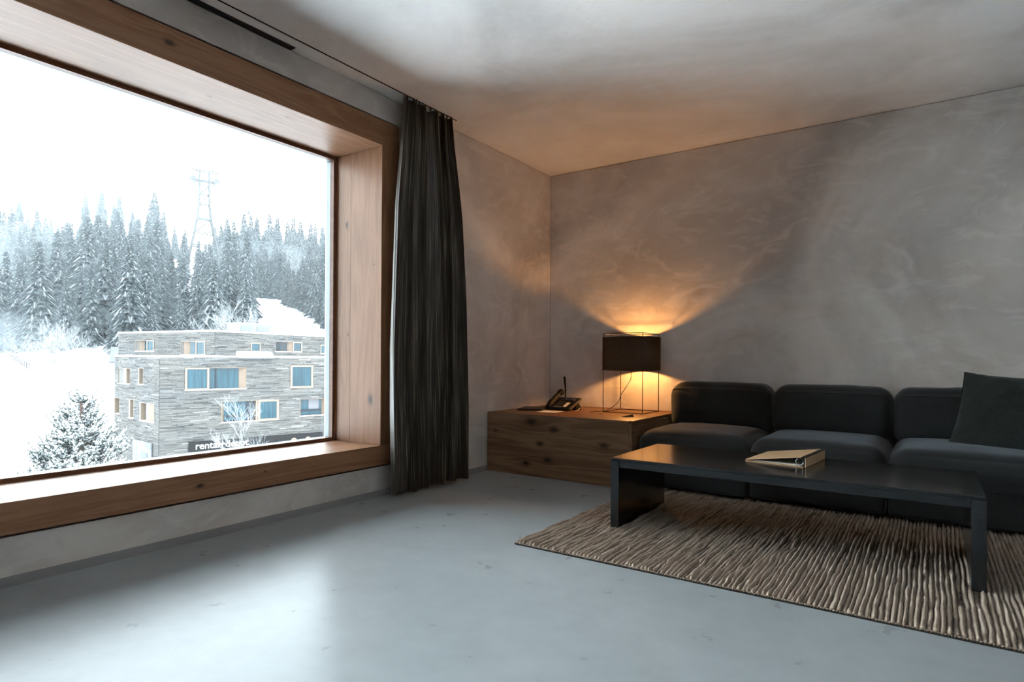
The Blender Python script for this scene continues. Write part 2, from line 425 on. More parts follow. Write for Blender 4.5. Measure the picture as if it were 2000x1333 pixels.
tl = nd(nt, 'BsdfTranslucent', {0: mixc(nt, tx, (0.4, 0.3, 0.2), (1, 0.85, 0.6))})
nt.links.new(nd(nt, 'MixShader', {0: 0.0013, 1: pr.outputs[0], 2: tl.outputs[0]}).outputs[0], out.inputs[0])
shade_m = m
z0, z1, R_ = 0.806-BH, 1.070-BH, 0.2315
nseg = 72
V = [(R_*math.cos(2*PI*i/nseg), R_*math.sin(2*PI*i/nseg), z) for z in (z0, z0+0.006, z1-0.006, z1) for i in range(nseg)]
F = [(r*nseg+i, r*nseg+(i+1) % nseg, (r+1)*nseg+(i+1) % nseg, (r+1)*nseg+i) for r in range(3) for i in range(nseg)]
mb = MB(); mb.add(V, F)
mb.build('lamp_shade', shade_m, lamp, smooth=True)
for z in (z0, z1): MB().tube([(R_*math.cos(2*PI*i/48), R_*math.sin(2*PI*i/48), z) for i in range(49)], 0.0026, 6).build('shade_hoop', blk, lamp, smooth=True)
sp_ = MB()
for an in (PI/4, 3*PI/4, 5*PI/4, 7*PI/4): sp_.tube([(0.02*math.cos(an), 0.02*math.sin(an), z0+0.035), (0.236*math.cos(an), 0.236*math.sin(an), z0+0.035)], 0.0018, 6)
sp_.build('shade_carrier', blk, lamp, smooth=True)
MB().tube([(0, 0, z0+0.015), (0, 0, z0+0.07)], [0.019, 0.017], 20).build('lamp_holder', blk, lamp, smooth=True)
m, nt, out = new_mat('bulb_glow')
nt.links.new(nd(nt, 'Emission', {0: (1.0, 0.47, 0.135, 1), 1: 660.0}).outputs[0], out.inputs[0])
bm = bmesh.new(); bmesh.ops.create_icosphere(bm, subdivisions=3, radius=0.03)
bmesh.ops.translate(bm, verts=bm.verts, vec=(0, 0, 0.918-BH))
me = bpy.data.meshes.new('bulb'); bm.to_mesh(me); bm.free(); me.materials.append(m)
link('bulb', me, lamp)
pts = [(0, 0, z0+0.02), (-0.002, -0.003, 0.27), (-0.045, -0.012, 0.19), (-0.075, -0.03, 0.135), (-0.095, -0.045, 0.075), (-0.15, -0.08, 0.022), (-0.185, -0.12, 0.005), (-0.215, -0.19, 0.0045), (-0.236, -0.256, 0.0045)]
def smooth_path(pts, n=8):
    pts = [Vector(p) for p in pts]; q = [pts[0]*2-pts[1]]+pts+[pts[-1]*2-pts[-2]]; out = []
    for i in range(1, len(q)-2):
        for j in range(n):
            t = j/n; a, b, c, d = q[i-1:i+3]
            out.append(0.5*((2*b)+(c-a)*t+(2*a-5*b+4*c-d)*t*t+(-a+3*b-3*c+d)*t**3))
    return out+[pts[-1]]
MB().tube(smooth_path(pts), 0.0026, 8).build('power_cord', blk, lamp, smooth=True)

# ---------------------------------------------------------------- telephone and desk things
ph_m = plain('phone_plastic', (0.009, 0.009, 0.010), 0.5, spec=0.25)
ph2_m = plain('phone_edge', (0.10, 0.08, 0.065), 0.5)
pz = math.atan2(-0.049, 0.259)
tel = empty('telephone', 'black corded desk telephone with upright antenna on the oak box', 'telephone', (0.250, -0.497, BH), pz)
W_ = 0.262
prof = [(0.0, 0.004), (0.0, 0.022), (0.155, 0.100), (0.172, 0.096), (0.165, 0.080), (0.03, 0.004)]
MB().prism([(0, d, z) for d, z in prof], (W_, 0, 0)).build('body', ph_m, tel, bevel=0.004)
MB().prism([(0.03, 0.11, 0.0), (0.03, 0.19, 0.0), (0.03, 0.150, 0.075), (0.03, 0.125, 0.060)], (W_-0.05, 0, 0)).build('foot', ph_m, tel, bevel=0.003)
side = [(0.012, 0.020), (0.150, 0.091), (0.156, 0.082), (0.03, 0.010)]
MB().prism([(W_-0.001, d, z) for d, z in side], (0.003, 0, 0)).build('side_edge', ph2_m, tel)
# sloping face frame
import mathutils
sl = math.atan2(0.078, 0.155)
Fm = Matrix.Translation((0, 0, 0.022)) @ Matrix.Rotation(sl, 4, 'X')
for r_ in range(4):
    for c_ in range(3):
        x = 0.088+0.022*c_; y = 0.030+0.021*r_
        MB().box(x, x+0.015, y, y+0.013, 0.001, 0.0045, Fm).build('key', plain('key_dark', (0.035, 0.035, 0.037), 0.5), tel, bevel=0.001, seg=1)
for c_ in range(4):
    x = 0.088+0.022*c_
    MB().box(x, x+0.012, 0.012, 0.018, 0.001, 0.004, Fm).build('function_key', plain('key_light', (0.5, 0.45, 0.4), 0.5), tel)
MB().box(0.180, 0.214, 0.020, 0.090, 0.0005, 0.0025, Fm).build('index_card', plain('card_white', (0.75, 0.70, 0.62), 0.7), tel)
MB().box(0.085, 0.225, 0.120, 0.160, 0.0005, 0.004, Fm).build('display', plain('display', (0.02, 0.025, 0.05), 0.15), tel)
hp = [(0.036, 0.006, 0.024), (0.036, 0.03, 0.050), (0.036, 0.075, 0.086), (0.036, 0.125, 0.118), (0.036, 0.160, 0.138), (0.036, 0.178, 0.143)]
MB().tube(smooth_path(hp, 5), [0.024]*3+[0.026]*5+[0.021]*10+[0.027]*7+[0.020], 14, flat=None).build('handset', ph_m, tel, smooth=True)
MB().tube([(0.060, 0.03, 0.045), (0.060, 0.075, 0.083), (0.060, 0.125, 0.116)], 0.003, 6).build('handset_seam', ph2_m, tel, smooth=True)
MB().tube([(0.088, 0.165, 0.085), (0.067, 0.186, 0.190), (0.050, 0.194, 0.273)], [0.0055, 0.007, 0.010], 10).build('antenna', ph_m, tel, smooth=True)
ppc = smooth_path([(W_-0.03, 0.16, 0.012), (W_+0.01, 0.13, 0.018), (W_+0.025, 0.09, 0.008), (W_+0.04, 0.03, 0.004)], 6)
MB().tube(ppc, 0.0028, 6).build('line_cord', plain('cord_beige', (0.55, 0.45, 0.36), 0.5), tel, smooth=True)
fo = empty('folder', 'thin black folder lying left of the telephone on the oak box', 'folder', (0.185, -0.575, BH), 0.35)
lth = plain('black_leather', (0.012, 0.011, 0.011), 0.45)
MB().box(-0.10, 0.10, -0.14, 0.14, 0.0005, 0.006).build('back_cover', lth, fo, bevel=0.001)
MB().box(-0.10, 0.10, -0.14, 0.14, 0.009, 0.016).build('front_cover', lth, fo, bevel=0.001)
MB().box(-0.10, -0.094, -0.14, 0.14, 0.006, 0.009).build('spine', lth, fo)
MB().box(-0.093, 0.096, -0.136, 0.136, 0.0062, 0.0088).build('pages', plain('paper_in', (0.25, 0.23, 0.2), 0.8), fo)
ps = empty('paper_sheet', 'white paper note lying in front of the telephone', 'paper', (0.40, -0.665, BH), 0.12)
MB().box(-0.085, 0.085, -0.085, 0.085, 0.0004, 0.0012).build('sheet', plain('paper_white', (0.8, 0.78, 0.74), 0.8), ps)
cd = empty('tent_card', 'small black folded card on the front edge of the oak box', 'card', (1.085, -0.700, BH), 0.85)
MB().prism([(-0.045, -0.02, 0.0005), (0.045, -0.02, 0.0005), (0.045, 0.0, 0.020)], (0, 0.0015, 0)).build('front_leaf', lth, cd)
MB().prism([(-0.045, 0.02, 0.0005), (0.045, 0.02, 0.0005), (0.045, 0.002, 0.020)], (0, -0.0015, 0)).build('rear_leaf', lth, cd)

# ---------------------------------------------------------------- rug: raised ribs running towards the sofa
m, nt, out = new_mat('rug_wool')
a = noise(nt, coords(nt, (1, 0.10, 1)), 60, 4, 0.6); b2 = noise(nt, coords(nt), 260, 3, 0.7); big = noise(nt, coords(nt), 5, 3)
f = mth(nt, 'ADD', mth(nt, 'MULTIPLY', a, 0.6), mth(nt, 'MULTIPLY', b2, 0.4))
c = ramp(nt, f, [(0.33, (0.20, 0.135, 0.09)), (0.5, (0.43, 0.33, 0.25)), (0.68, (0.66, 0.55, 0.44))])
c = mixc(nt, 0.35, c, ramp(nt, big, [(0.3, (0.75, 0.72, 0.7)), (0.7, (1, 1, 1))]), 'MULTIPLY')
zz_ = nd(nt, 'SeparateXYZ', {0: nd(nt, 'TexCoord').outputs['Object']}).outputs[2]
c = mixc(nt, ramp(nt, mth(nt, 'MULTIPLY', zz_, 60.0), [(0.38, (1, 1, 1)), (0.74, (0, 0, 0))]), c, (0.07, 0.045, 0.031))  # low parts darkened by height: base weave, with gap shade put into the colour
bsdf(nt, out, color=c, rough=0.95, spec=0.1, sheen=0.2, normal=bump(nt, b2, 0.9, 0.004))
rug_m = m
RX0, RX1, RY0, RY1 = 1.283, 4.28, -2.4495, -0.70
pit = 0.0180; nr = int((RX1-RX0)/pit); nx = nr*7+1; ny = 150
xs = np.linspace(0, nr, nx)[:, None]; ys = np.linspace(0, RY1-RY0, ny)[None, :]
rid = np.floor(xs)
wob = 0.38*(vnoise(xs*0.35, ys*6)-0.5) + 0.24*(vnoise(xs*1.0+40, ys*19+3)-0.5)
p = xs + wob
s = np.abs(np.sin(PI*p))**0.85
hA = 0.35+1.0*vnoise(np.floor(p)*3.7+0*ys, ys*9+11)
gaps = 0.55+0.45*(vnoise(np.floor(p)*1.3+7+0*ys, ys*2.5) > 0.22)
h = 0.0045 + 0.0170*s*np.clip(hA, 0.3, 1.2)*gaps + 0.0035*(vnoise(xs*2.6, ys*150)-0.5) + 0.002*(vnoise(xs*6, ys*60+9)-0.5)
edge = np.clip(np.minimum(ys, 0.012)/0.012, 0, 1)*np.clip(np.minimum(xs, 0.4)/0.4, 0, 1)
h = 0.003+(h-0.003)*edge
X = RX0 + xs*pit + 0.004*(vnoise(ys*8+3+0*xs, 0*xs+2)-0.5)*(1-np.clip(xs/20, 0, 1)); Y = RY0 + ys + 0.010*(vnoise(xs*0.8, 0*ys+1)-0.5)*(1-np.clip(ys/0.3, 0, 1))
X = X+0*Y; Y = Y+0*X
cxr, cyr2 = 2.78, -1.57
rug = empty('rug', 'beige brown ribbed wool rug under the black coffee table', 'rug', (cxr, cyr2, 0))
V = np.stack([X-cxr, Y-cyr2, h+0*X], -1).reshape(-1, 3)
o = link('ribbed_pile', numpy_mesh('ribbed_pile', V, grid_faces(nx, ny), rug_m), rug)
o['kind'] = 'stuff'
MB().box(RX0+0.002-cxr, RX1-cxr, RY0-0.004-cyr2, RY1-cyr2, 0.0005, 0.004).build('backing', plain('rug_back', (0.02, 0.017, 0.015), 0.9), rug)
eb = MB(); i = 0; x = RX0
rr = random.Random(4)
while x < RX1:
    L_ = rr.uniform(0.007, 0.012); eb.tube([(x-cxr, RY0-0.001-cyr2+rr.uniform(-0.0015, 0.0015), 0.0065), (x+L_-cxr, RY0+0.001-cyr2, 0.0075)], 0.0042, 6); x += L_*1.02
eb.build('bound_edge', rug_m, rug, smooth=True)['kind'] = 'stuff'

# ---------------------------------------------------------------- coffee table
m, nt, out = new_mat('table_lacquer')
g = noise(nt, coords(nt, (0.15, 1, 1)), 14, 4); g2 = noise(nt, coords(nt), 3, 4)
c = ramp(nt, g, [(0.3, (0.007, 0.0085, 0.010)), (0.7, (0.013, 0.0145, 0.016))])
bsdf(nt, out, color=c, rough=ramp(nt, g2, [(0.3, (0.16, 0.16, 0.16)), (0.7, (0.20, 0.20, 0.20))]), spec=0.5, normal=bump(nt, g, 0.008, 0.001))
tab_m = m
TX0, TX1, TY0, TY1, TH = 1.5497, 3.1028, -1.9519, -1.2964, 0.378
RT = 0.014
tb = empty('coffee_table', 'long low black lacquered coffee table standing on the ribbed rug', 'coffee table', ((TX0+TX1)/2, (TY0+TY1)/2, RT))
def T(mb, name, bevel=0.002):
    o = mb.build(name, tab_m, tb, bevel=bevel); o.location = (-(TX0+TX1)/2, -(TY0+TY1)/2, -RT); return o
LG = 0.045
T(MB().box(TX0, TX1, TY0, TY1, TH-0.013, TH), 'table_top')
T(MB().box(TX0+LG+0.0008, TX1-LG-0.0008, TY0+0.001, TY0+0.022, TH-0.048, TH-0.0135), 'rail')
T(MB().box(TX0+LG+0.0008, TX1-LG-0.0008, TY1-0.022, TY1-0.001, TH-0.048, TH-0.0135), 'rail')
T(MB().box(TX0-0.001, TX0+LG, TY0-0.002, TY1+0.001, RT, TH-0.0137), 'leg')
T(MB().box(TX1-LG, TX1+0.002, TY0-0.003, TY1+0.001, RT, TH-0.0137), 'leg')
T(MB().box(TX0+LG+0.001, TX1-LG-0.001, TY0+0.023, TY1-0.023, TH-0.040, TH-0.0137), 'core_panel', 0)

# ---------------------------------------------------------------- ring binder
kr = plain('kraft_board', (0.52, 0.335, 0.18), 0.7); kre = plain('kraft_edge', (0.66, 0.56, 0.44), 0.8)
blk2 = plain('binder_cloth', (0.012, 0.012, 0.013), 0.6); met = plain('ring_metal', (0.5, 0.5, 0.5), 0.25, metal=1.0)
rzb = math.atan2(-0.030, 0.286)
bd = empty('ring_binder', 'tan cardboard ring binder lying on the black coffee table', 'binder', (2.151, -1.651, TH), rzb)
BWd, BDp = 0.288, 0.347
MB().box(0.0, BWd-0.012, 0, BDp, 0.0005, 0.0045).build('back_cover', kr, bd, bevel=0.001)
a_ = math.atan2(0.040, BWd-0.02)
MB().box(0.002, BWd-0.018, 0, BDp, 0.0, 0.004, Matrix.Translation((0, 0, 0.008)) @ Matrix.Rotation(-a_, 4, 'Y')).build('front_cover', kr, bd, bevel=0.001)
MB().box(BWd-0.003, BWd, 0.0, BDp, 0.002, 0.046).build('spine', kr, bd, bevel=0.0006)
MB().box(BWd-0.0065, BWd-0.0035, 0.002, BDp-0.002, 0.001, 0.050).build('spine_lining', blk2, bd)
MB().box(0.03, BWd-0.03, 0.02, BDp-0.02, 0.005, 0.009).build('pages', plain('page_edges', (0.55, 0.53, 0.5), 0.8), bd)
for yy in (0.022, 0.13, 0.22, 0.32):
    MB().tube([(BWd-0.034+0.017*math.cos(2*PI*i/24), yy, 0.0235+0.0155*math.sin(2*PI*i/24)) for i in range(25)], 0.0016, 6).build('ring', met, bd, smooth=True)
MB().box(BWd-0.046, BWd-0.022, 0.012, BDp-0.012, 0.0045, 0.0075).build('ring_rail', met, bd)

# ---------------------------------------------------------------- sofa
sofa_m = fabric('sofa_cloth', (0.0115, 0.0122, 0.013), (0.0215, 0.0228, 0.0245), 420, 0.22, 0.8, (0.8, 0.9, 1.0))
def round_box(hx, hy, hz, r, n=14, bulge=(0, 0, 0), seed=0, wr=0.004, pinch=0.0):
    lin = np.linspace(-1, 1, n*2+1)
    verts = {}; V = []; F = []
    def vid(p):
        kx = tuple(np.round(p, 5))
        if kx not in verts: verts[kx] = len(V); V.append(p)
        return verts[kx]
    for ax in range(3):
        for sg in (-1, 1):
            for i in range(2*n):
                for j in range(2*n):
                    q = []
                    for (a, b) in ((i, j), (i+1, j), (i+1, j+1), (i, j+1)):
                        p = [0, 0, 0]; p[ax] = sg; p[(ax+1) % 3] = lin[a]; p[(ax+2) % 3] = lin[b]
                        q.append(vid(np.array(p, float)))
                    F.append(q if sg > 0 else q[::-1])
    V = np.array(V); hv = np.array([hx, hy, hz])
    # spread the grid so that it is denser near the edges
    Vs = np.sign(V)*(1-(1-np.abs(V))**1.25)
    Pn = Vs*hv; inner = hv-r
    cl_ = np.clip(Pn, -inner, inner); d = Pn-cl_
    ln = np.linalg.norm(d, axis=1, keepdims=True); ln[ln == 0] = 1
    mx = np.max(np.abs(d), axis=1, keepdims=True)
    Pn = cl_ + d/ln*np.where(mx > 0, r*np.minimum(1, mx/r)**1.0, 0)*np.where(mx > 0, 1, 0)
    for ax in range(3):
        a, b = (ax+1) % 3, (ax+2) % 3
        w_ = (1-Vs[:, a]**2)*(1-Vs[:, b]**2)
        Pn[:, ax] += Vs[:, ax]*bulge[ax]*w_
    nz = vnoise(Pn[:, 0]*9+seed*17, Pn[:, 2]*9+Pn[:, 1]*6+seed)-0.5
    nz2 = vnoise(Pn[:, 0]*22+seed*7, Pn[:, 2]*14+Pn[:, 1]*20+seed*3)-0.5
    nn = Pn/np.maximum(np.linalg.norm(Pn/hv, axis=1, keepdims=True), 1e-6)/hv
    Pn += nn*(wr*2*nz+wr*0.8*nz2)[:, None]
    return Pn, np.array(F)
def cushion(name, c, half, r, parent, mat, bulge, seed, wr=0.003, off=(0, 0, 0), rot=None):
    V, F = round_box(*half, r, 12, bulge, seed, wr)
    if rot is not None: V = V @ np.array(rot).T
    V = V + np.array(c) - np.array(off)
    return link(name, numpy_mesh(name, V, F, mat), parent)
SX = [1.255, 1.995, 2.728, 3.46, 4.19]
so = (2.72, -0.48, 0.0)
sofa = empty('sofa', 'long charcoal fabric modular sofa against the plaster wall', 'sofa', so)
for i in range(4):
    x0, x1 = SX[i], SX[i+1]; cx = (x0+x1)/2; hx = (x1-x0)/2
    MB().box(x0+0.006-so[0], x1-0.006-so[0], -0.925-so[1], -0.03-so[1], 0.035, 0.26).build('base', sofa_m, sofa, bevel=0.018, seg=3)
    MB().box(x0+0.05-so[0], x1-0.05-so[0], -0.86-so[1], -0.08-so[1], 0.018, 0.036).build('plinth', gap_m, sofa)
    cushion('seat_cushion', (cx, -0.555, 0.300), (hx-0.001, 0.395, 0.108), 0.098, sofa, sofa_m, (0.004, 0.02, 0.022), i+1, 0.003, so)
    cushion('back_cushion', (cx, -0.178, 0.535), (hx-0.001, 0.140, 0.182), 0.095, sofa, sofa_m, (0.002, 0.026, 0.012), i+11, 0.004, so)
    zs = 0.668
    a = hx-0.03
    pts = smooth_path([(cx-a-0.006, -0.262, zs-0.03), (cx-a+0.02, -0.300, zs), (cx-a*0.5, -0.321, zs+0.006), (cx, -0.326, zs+0.008), (cx+a*0.5, -0.321, zs+0.006), (cx+a-0.02, -0.300, zs), (cx+a+0.006, -0.262, zs-0.03)], 6)
    MB().tube([Vector(p)-Vector(so) for p in pts], 0.0035, 6).build('seam', sofa_m, sofa, smooth=True)

# throw pillow leaning on the right
n = 44
u = np.linspace(-1, 1, n)[:, None]; vv = np.linspace(-1, 1, n)[None, :]
hh = 0.275
ed = (1-u**2)*(1-vv**2)
th = 0.105*ed**0.42 + 0.004
pin = 1-0.075*(1-vv**2)*np.abs(u)**2 ; pin2 = 1-0.075*(1-u**2)*np.abs(vv)**2
Xp = u*hh*pin*(1-0.12*vv); Zp = vv*hh*pin2+0*u
wr = 0.014*(vnoise(u*4+3+0*vv, vv*4+0*u)-0.5)*ed**0.3+0.008*(vnoise(u*11+0*vv, vv*9+5+0*u)-0.5)
F1 = grid_faces(n, n)
A = np.stack([Xp, -th-wr, Zp], -1).reshape(-1, 3); Bk = np.stack([Xp, th+wr*0, Zp], -1).reshape(-1, 3)
V = np.concatenate([A, Bk]); F = np.concatenate([F1, F1[:, ::-1]+n*n])
ring_ = [i*n for i in range(n)]+[(n-1)*n+j for j in range(1, n)]+[i*n+n-1 for i in range(n-2, -1, -1)]+[j for j in range(n-2, 0, -1)]
rq = [(ring_[i], ring_[(i+1) % len(ring_)], ring_[(i+1) % len(ring_)]+n*n, ring_[i]+n*n) for i in range(len(ring_))]
F = np.concatenate([F, np.array(rq)])
pil = empty('throw_pillow', 'large dark green grey throw pillow leaning on the sofa back', 'pillow', (3.295, -0.50, 0.645))
pm = fabric('pillow_cloth', (0.009, 0.0115, 0.0108), (0.022, 0.027, 0.025), 300, 0.2, 0.9, (0.8, 1, 0.9))
o = link('cover', numpy_mesh('cover', V, F, pm), pil)
pil.rotation_euler = Matrix.Rotation(0.0, 3, 'Z').to_euler()
pil.matrix_world = Matrix.Translation((3.305, -0.485, 0.558)) @ Matrix.Rotation(-0.06, 4, 'Z') @ Matrix.Rotation(-0.36, 4, 'X') @ Matrix.Rotation(0.07, 4, 'Y')
# ================================================================ outside
AX = math.radians(64.4)
eD = np.array([-math.sin(AX), math.cos(AX)]); eL = np.array([math.cos(AX), math.sin(AX)])
ORG = np.array([2.93, -4.87])
def terr(D, L):
    b = np.interp(D, [0, 45, 110, 130, 160, 180, 220, 260, 330, 500], [-11, -11, -2, 1.8, 14, 22, 38, 50, 56, 60])
    br_ = np.interp(D, [0, 45, 92, 112, 130], [-11, -11, -11, -3, 1.8])
    k_ = np.clip((L+15)/8, 0, 1)*(D < 130); b = b*(1-k_)+br_*k_
    s = np.interp(D, [0, 80, 120, 150, 180, 220, 300, 500], [0, 0, .2, .15, .03, -.16, -.15, -.1])
    return b + s*(np.clip(L, -90, 90)+19)
def ground(x, y):
    d = np.array([x, y])-ORG
    return float(terr(d @ eD, d @ eL))
m, nt, out = new_mat('snow_ground')
a = noise(nt, coords(nt), 0.25, 5); b_ = noise(nt, coords(nt), 2.0, 4)
c = ramp(nt, a, [(0.3, (0.76, 0.79, 0.82)), (0.7, (0.84, 0.86, 0.88))])
bsdf(nt, out, color=c, rough=0.8, spec=0.15, normal=bump(nt, mth(nt, 'ADD', a, mth(nt, 'MULTIPLY', b_, 0.3)), 0.4, 0.5))
snow_g = m
Dg = np.concatenate([np.linspace(3, 100, 34), np.linspace(104, 230, 50), np.linspace(238, 420, 24)])[:, None]
Lg = np.linspace(-220, 260, 121)[None, :]
Zg = terr(Dg, Lg) + np.interp(Dg, [0, 60, 90, 200], [0.0, 0.0, 0.8, 3.0])*(vnoise(Dg*0.06, Lg*0.06)-0.5)
Xg = ORG[0]+eD[0]*Dg+eL[0]*Lg; Yg = ORG[1]+eD[1]*Dg+eL[1]*Lg
V = np.stack([Xg, Yg, Zg], -1).reshape(-1, 3)
keep = grid_faces(Dg.shape[0], Lg.shape[1])
o = link('snow_field', numpy_mesh('snow_field', V, keep[:, ::-1], snow_g)); o['kind'] = 'structure'

# far mountain flank with its own pale forest
m, nt, out = new_mat('mountain_snow')
c = ramp(nt, noise(nt, coords(nt), 0.02, 6), [(0.35, (0.62, 0.66, 0.69)), (0.6, (0.84, 0.86, 0.88))])
bsdf(nt, out, color=c, rough=0.9, spec=0.1)
Dm = np.linspace(430, 900, 40)[:, None]; Lm = np.linspace(-420, 260, 60)[None, :]
def mtn(D, L):
    r_ = np.interp(L*720/np.maximum(D, 1), [-420, -126, -93, -51, -18, 15, 70, 260], [194, 180, 175, 158, 130, 98, 80, 60])
    return 40 + (r_-40)*np.clip((D-430)/290, 0, 1)**0.9
Zm = mtn(Dm, Lm) + 9*(vnoise(Dm*0.02, Lm*0.02)-0.5)
V = np.stack([ORG[0]+eD[0]*Dm+eL[0]*Lm, ORG[1]+eD[1]*Dm+eL[1]*Lm, Zm], -1).reshape(-1, 3)
mt = link('mountain', numpy_mesh('mountain', V, grid_faces(40, 60)[:, ::-1], m)); mt['kind'] = 'structure'
frost_far = plain('far_trees', (0.018, 0.021, 0.023), 0.9)
rr = random.Random(8); ft = MB()
for i in range(2600):
    D = rr.uniform(470, 735); L = rr.uniform(-170, 25)
    if vnoise(D*0.025+30, L*0.04+90) < 0.40: continue
    x, y = ORG+eD*D+eL*L; z = float(mtn(D, L))-1; h = rr.uniform(9, 17); r = h*0.13
    ft.add([(x+r*math.cos(k*PI/2.5), y+r*math.sin(k*PI/2.5), z+h*0.1) for k in range(5)]+[(x, y, z+h)], [(k, (k+1) % 5, 5) for k in range(5)])
fo_ = ft.build('far_conifers', frost_far, mt, fixn=False); fo_['kind'] = 'stuff'

# ---------------------------------------------------------------- snowy conifers
ndl = plain('needle_green', (0.024, 0.032, 0.036), 0.8)
bark = plain('bark', (0.045, 0.035, 0.03), 0.9)
m, nt, out = new_mat('branch_snow'); bsdf(nt, out, color=(0.82, 0.85, 0.88, 1), rough=0.8, spec=0.1); snow_b = m
rime = plain('rime_on_needles', (0.165, 0.178, 0.187), 0.85)
def conifer_meshes(seed, slim=0.16, snow=0.55, ragged=0.25):
    rr = random.Random(seed); fo, sn = MB(), MB()
    nw = 46
    for i in range(nw):
        z = 0.07+0.90*(i/(nw-1))**0.95
        L = slim*(1-z)**0.78*1.02+0.012
        nb = 10 if z < 0.75 else 7
        a0 = rr.uniform(0, 7)
        for k in range(nb):
            an = a0+2*PI*k/nb+rr.uniform(-.25, .25); l = L*rr.uniform(1-ragged*1.6, 1+ragged*0.6)
            d = Vector((math.cos(an), math.sin(an), 0)); s = Vector((-d.y, d.x, 0))
            up_ = 0.18 if z > 0.8 else -0.05
            zz = z+rr.uniform(-.012, .012)
            p0 = Vector((0, 0, zz)); p1 = d*l*0.5+Vector((0, 0, zz+l*(0.05+up_)*0.5)); p2 = d*l+Vector((0, 0, zz-l*(0.42-up_)))
            wd = l*0.19+0.003
            hang = 0.012+0.10*l
            fo.add([p0, p1+s*wd, p1-s*wd, p2], [(0, 1, 3), (0, 3, 2)])
            fo.add([p0, p1, p2, p2-Vector((0, 0, hang*0.4)), p1-Vector((0, 0, hang)), p1*0.35+p0*0.65-Vector((0, 0, hang*0.5))], [(0, 1, 4, 5), (1, 2, 3, 4)])
            for sg in (-1, 1):
                e = p1*0.5+p2*0.5+s*sg*wd*1.25-Vector((0, 0, hang*0.7))
                fo.add([p1*0.7+p0*0.3, p2*0.8+p1*0.2, e], [(0, 1, 2)])
            if rr.random() < snow:
                q = Vector((0, 0, 0.0045)); f_ = rr.uniform(0.5, 0.85)
                sn.add([p0*0.5+p1*0.5+q, p1+s*wd*f_+q, p1-s*wd*f_+q, p2+q], [(0, 1, 3), (0, 3, 2)])
    fm = fo.mesh('foliage', ndl, fixn=False); sm = sn.mesh('snow', rime, fixn=False)
    tk = MB().tube([(0, 0, -0.04), (0, 0, 0.5), (0, 0, 0.985)], [0.012, 0.007, 0.001], 6).mesh('trunk', bark)
    return fm, sm, tk
protos = [conifer_meshes(1, 0.15, 0.5), conifer_meshes(2, 0.17, 0.7), conifer_meshes(3, 0.135, 0.6, 0.35), conifer_meshes(4, 0.19, 0.8), conifer_meshes(6, 0.145, 0.62)]
frosted = conifer_meshes(9, 0.21, 1.0)
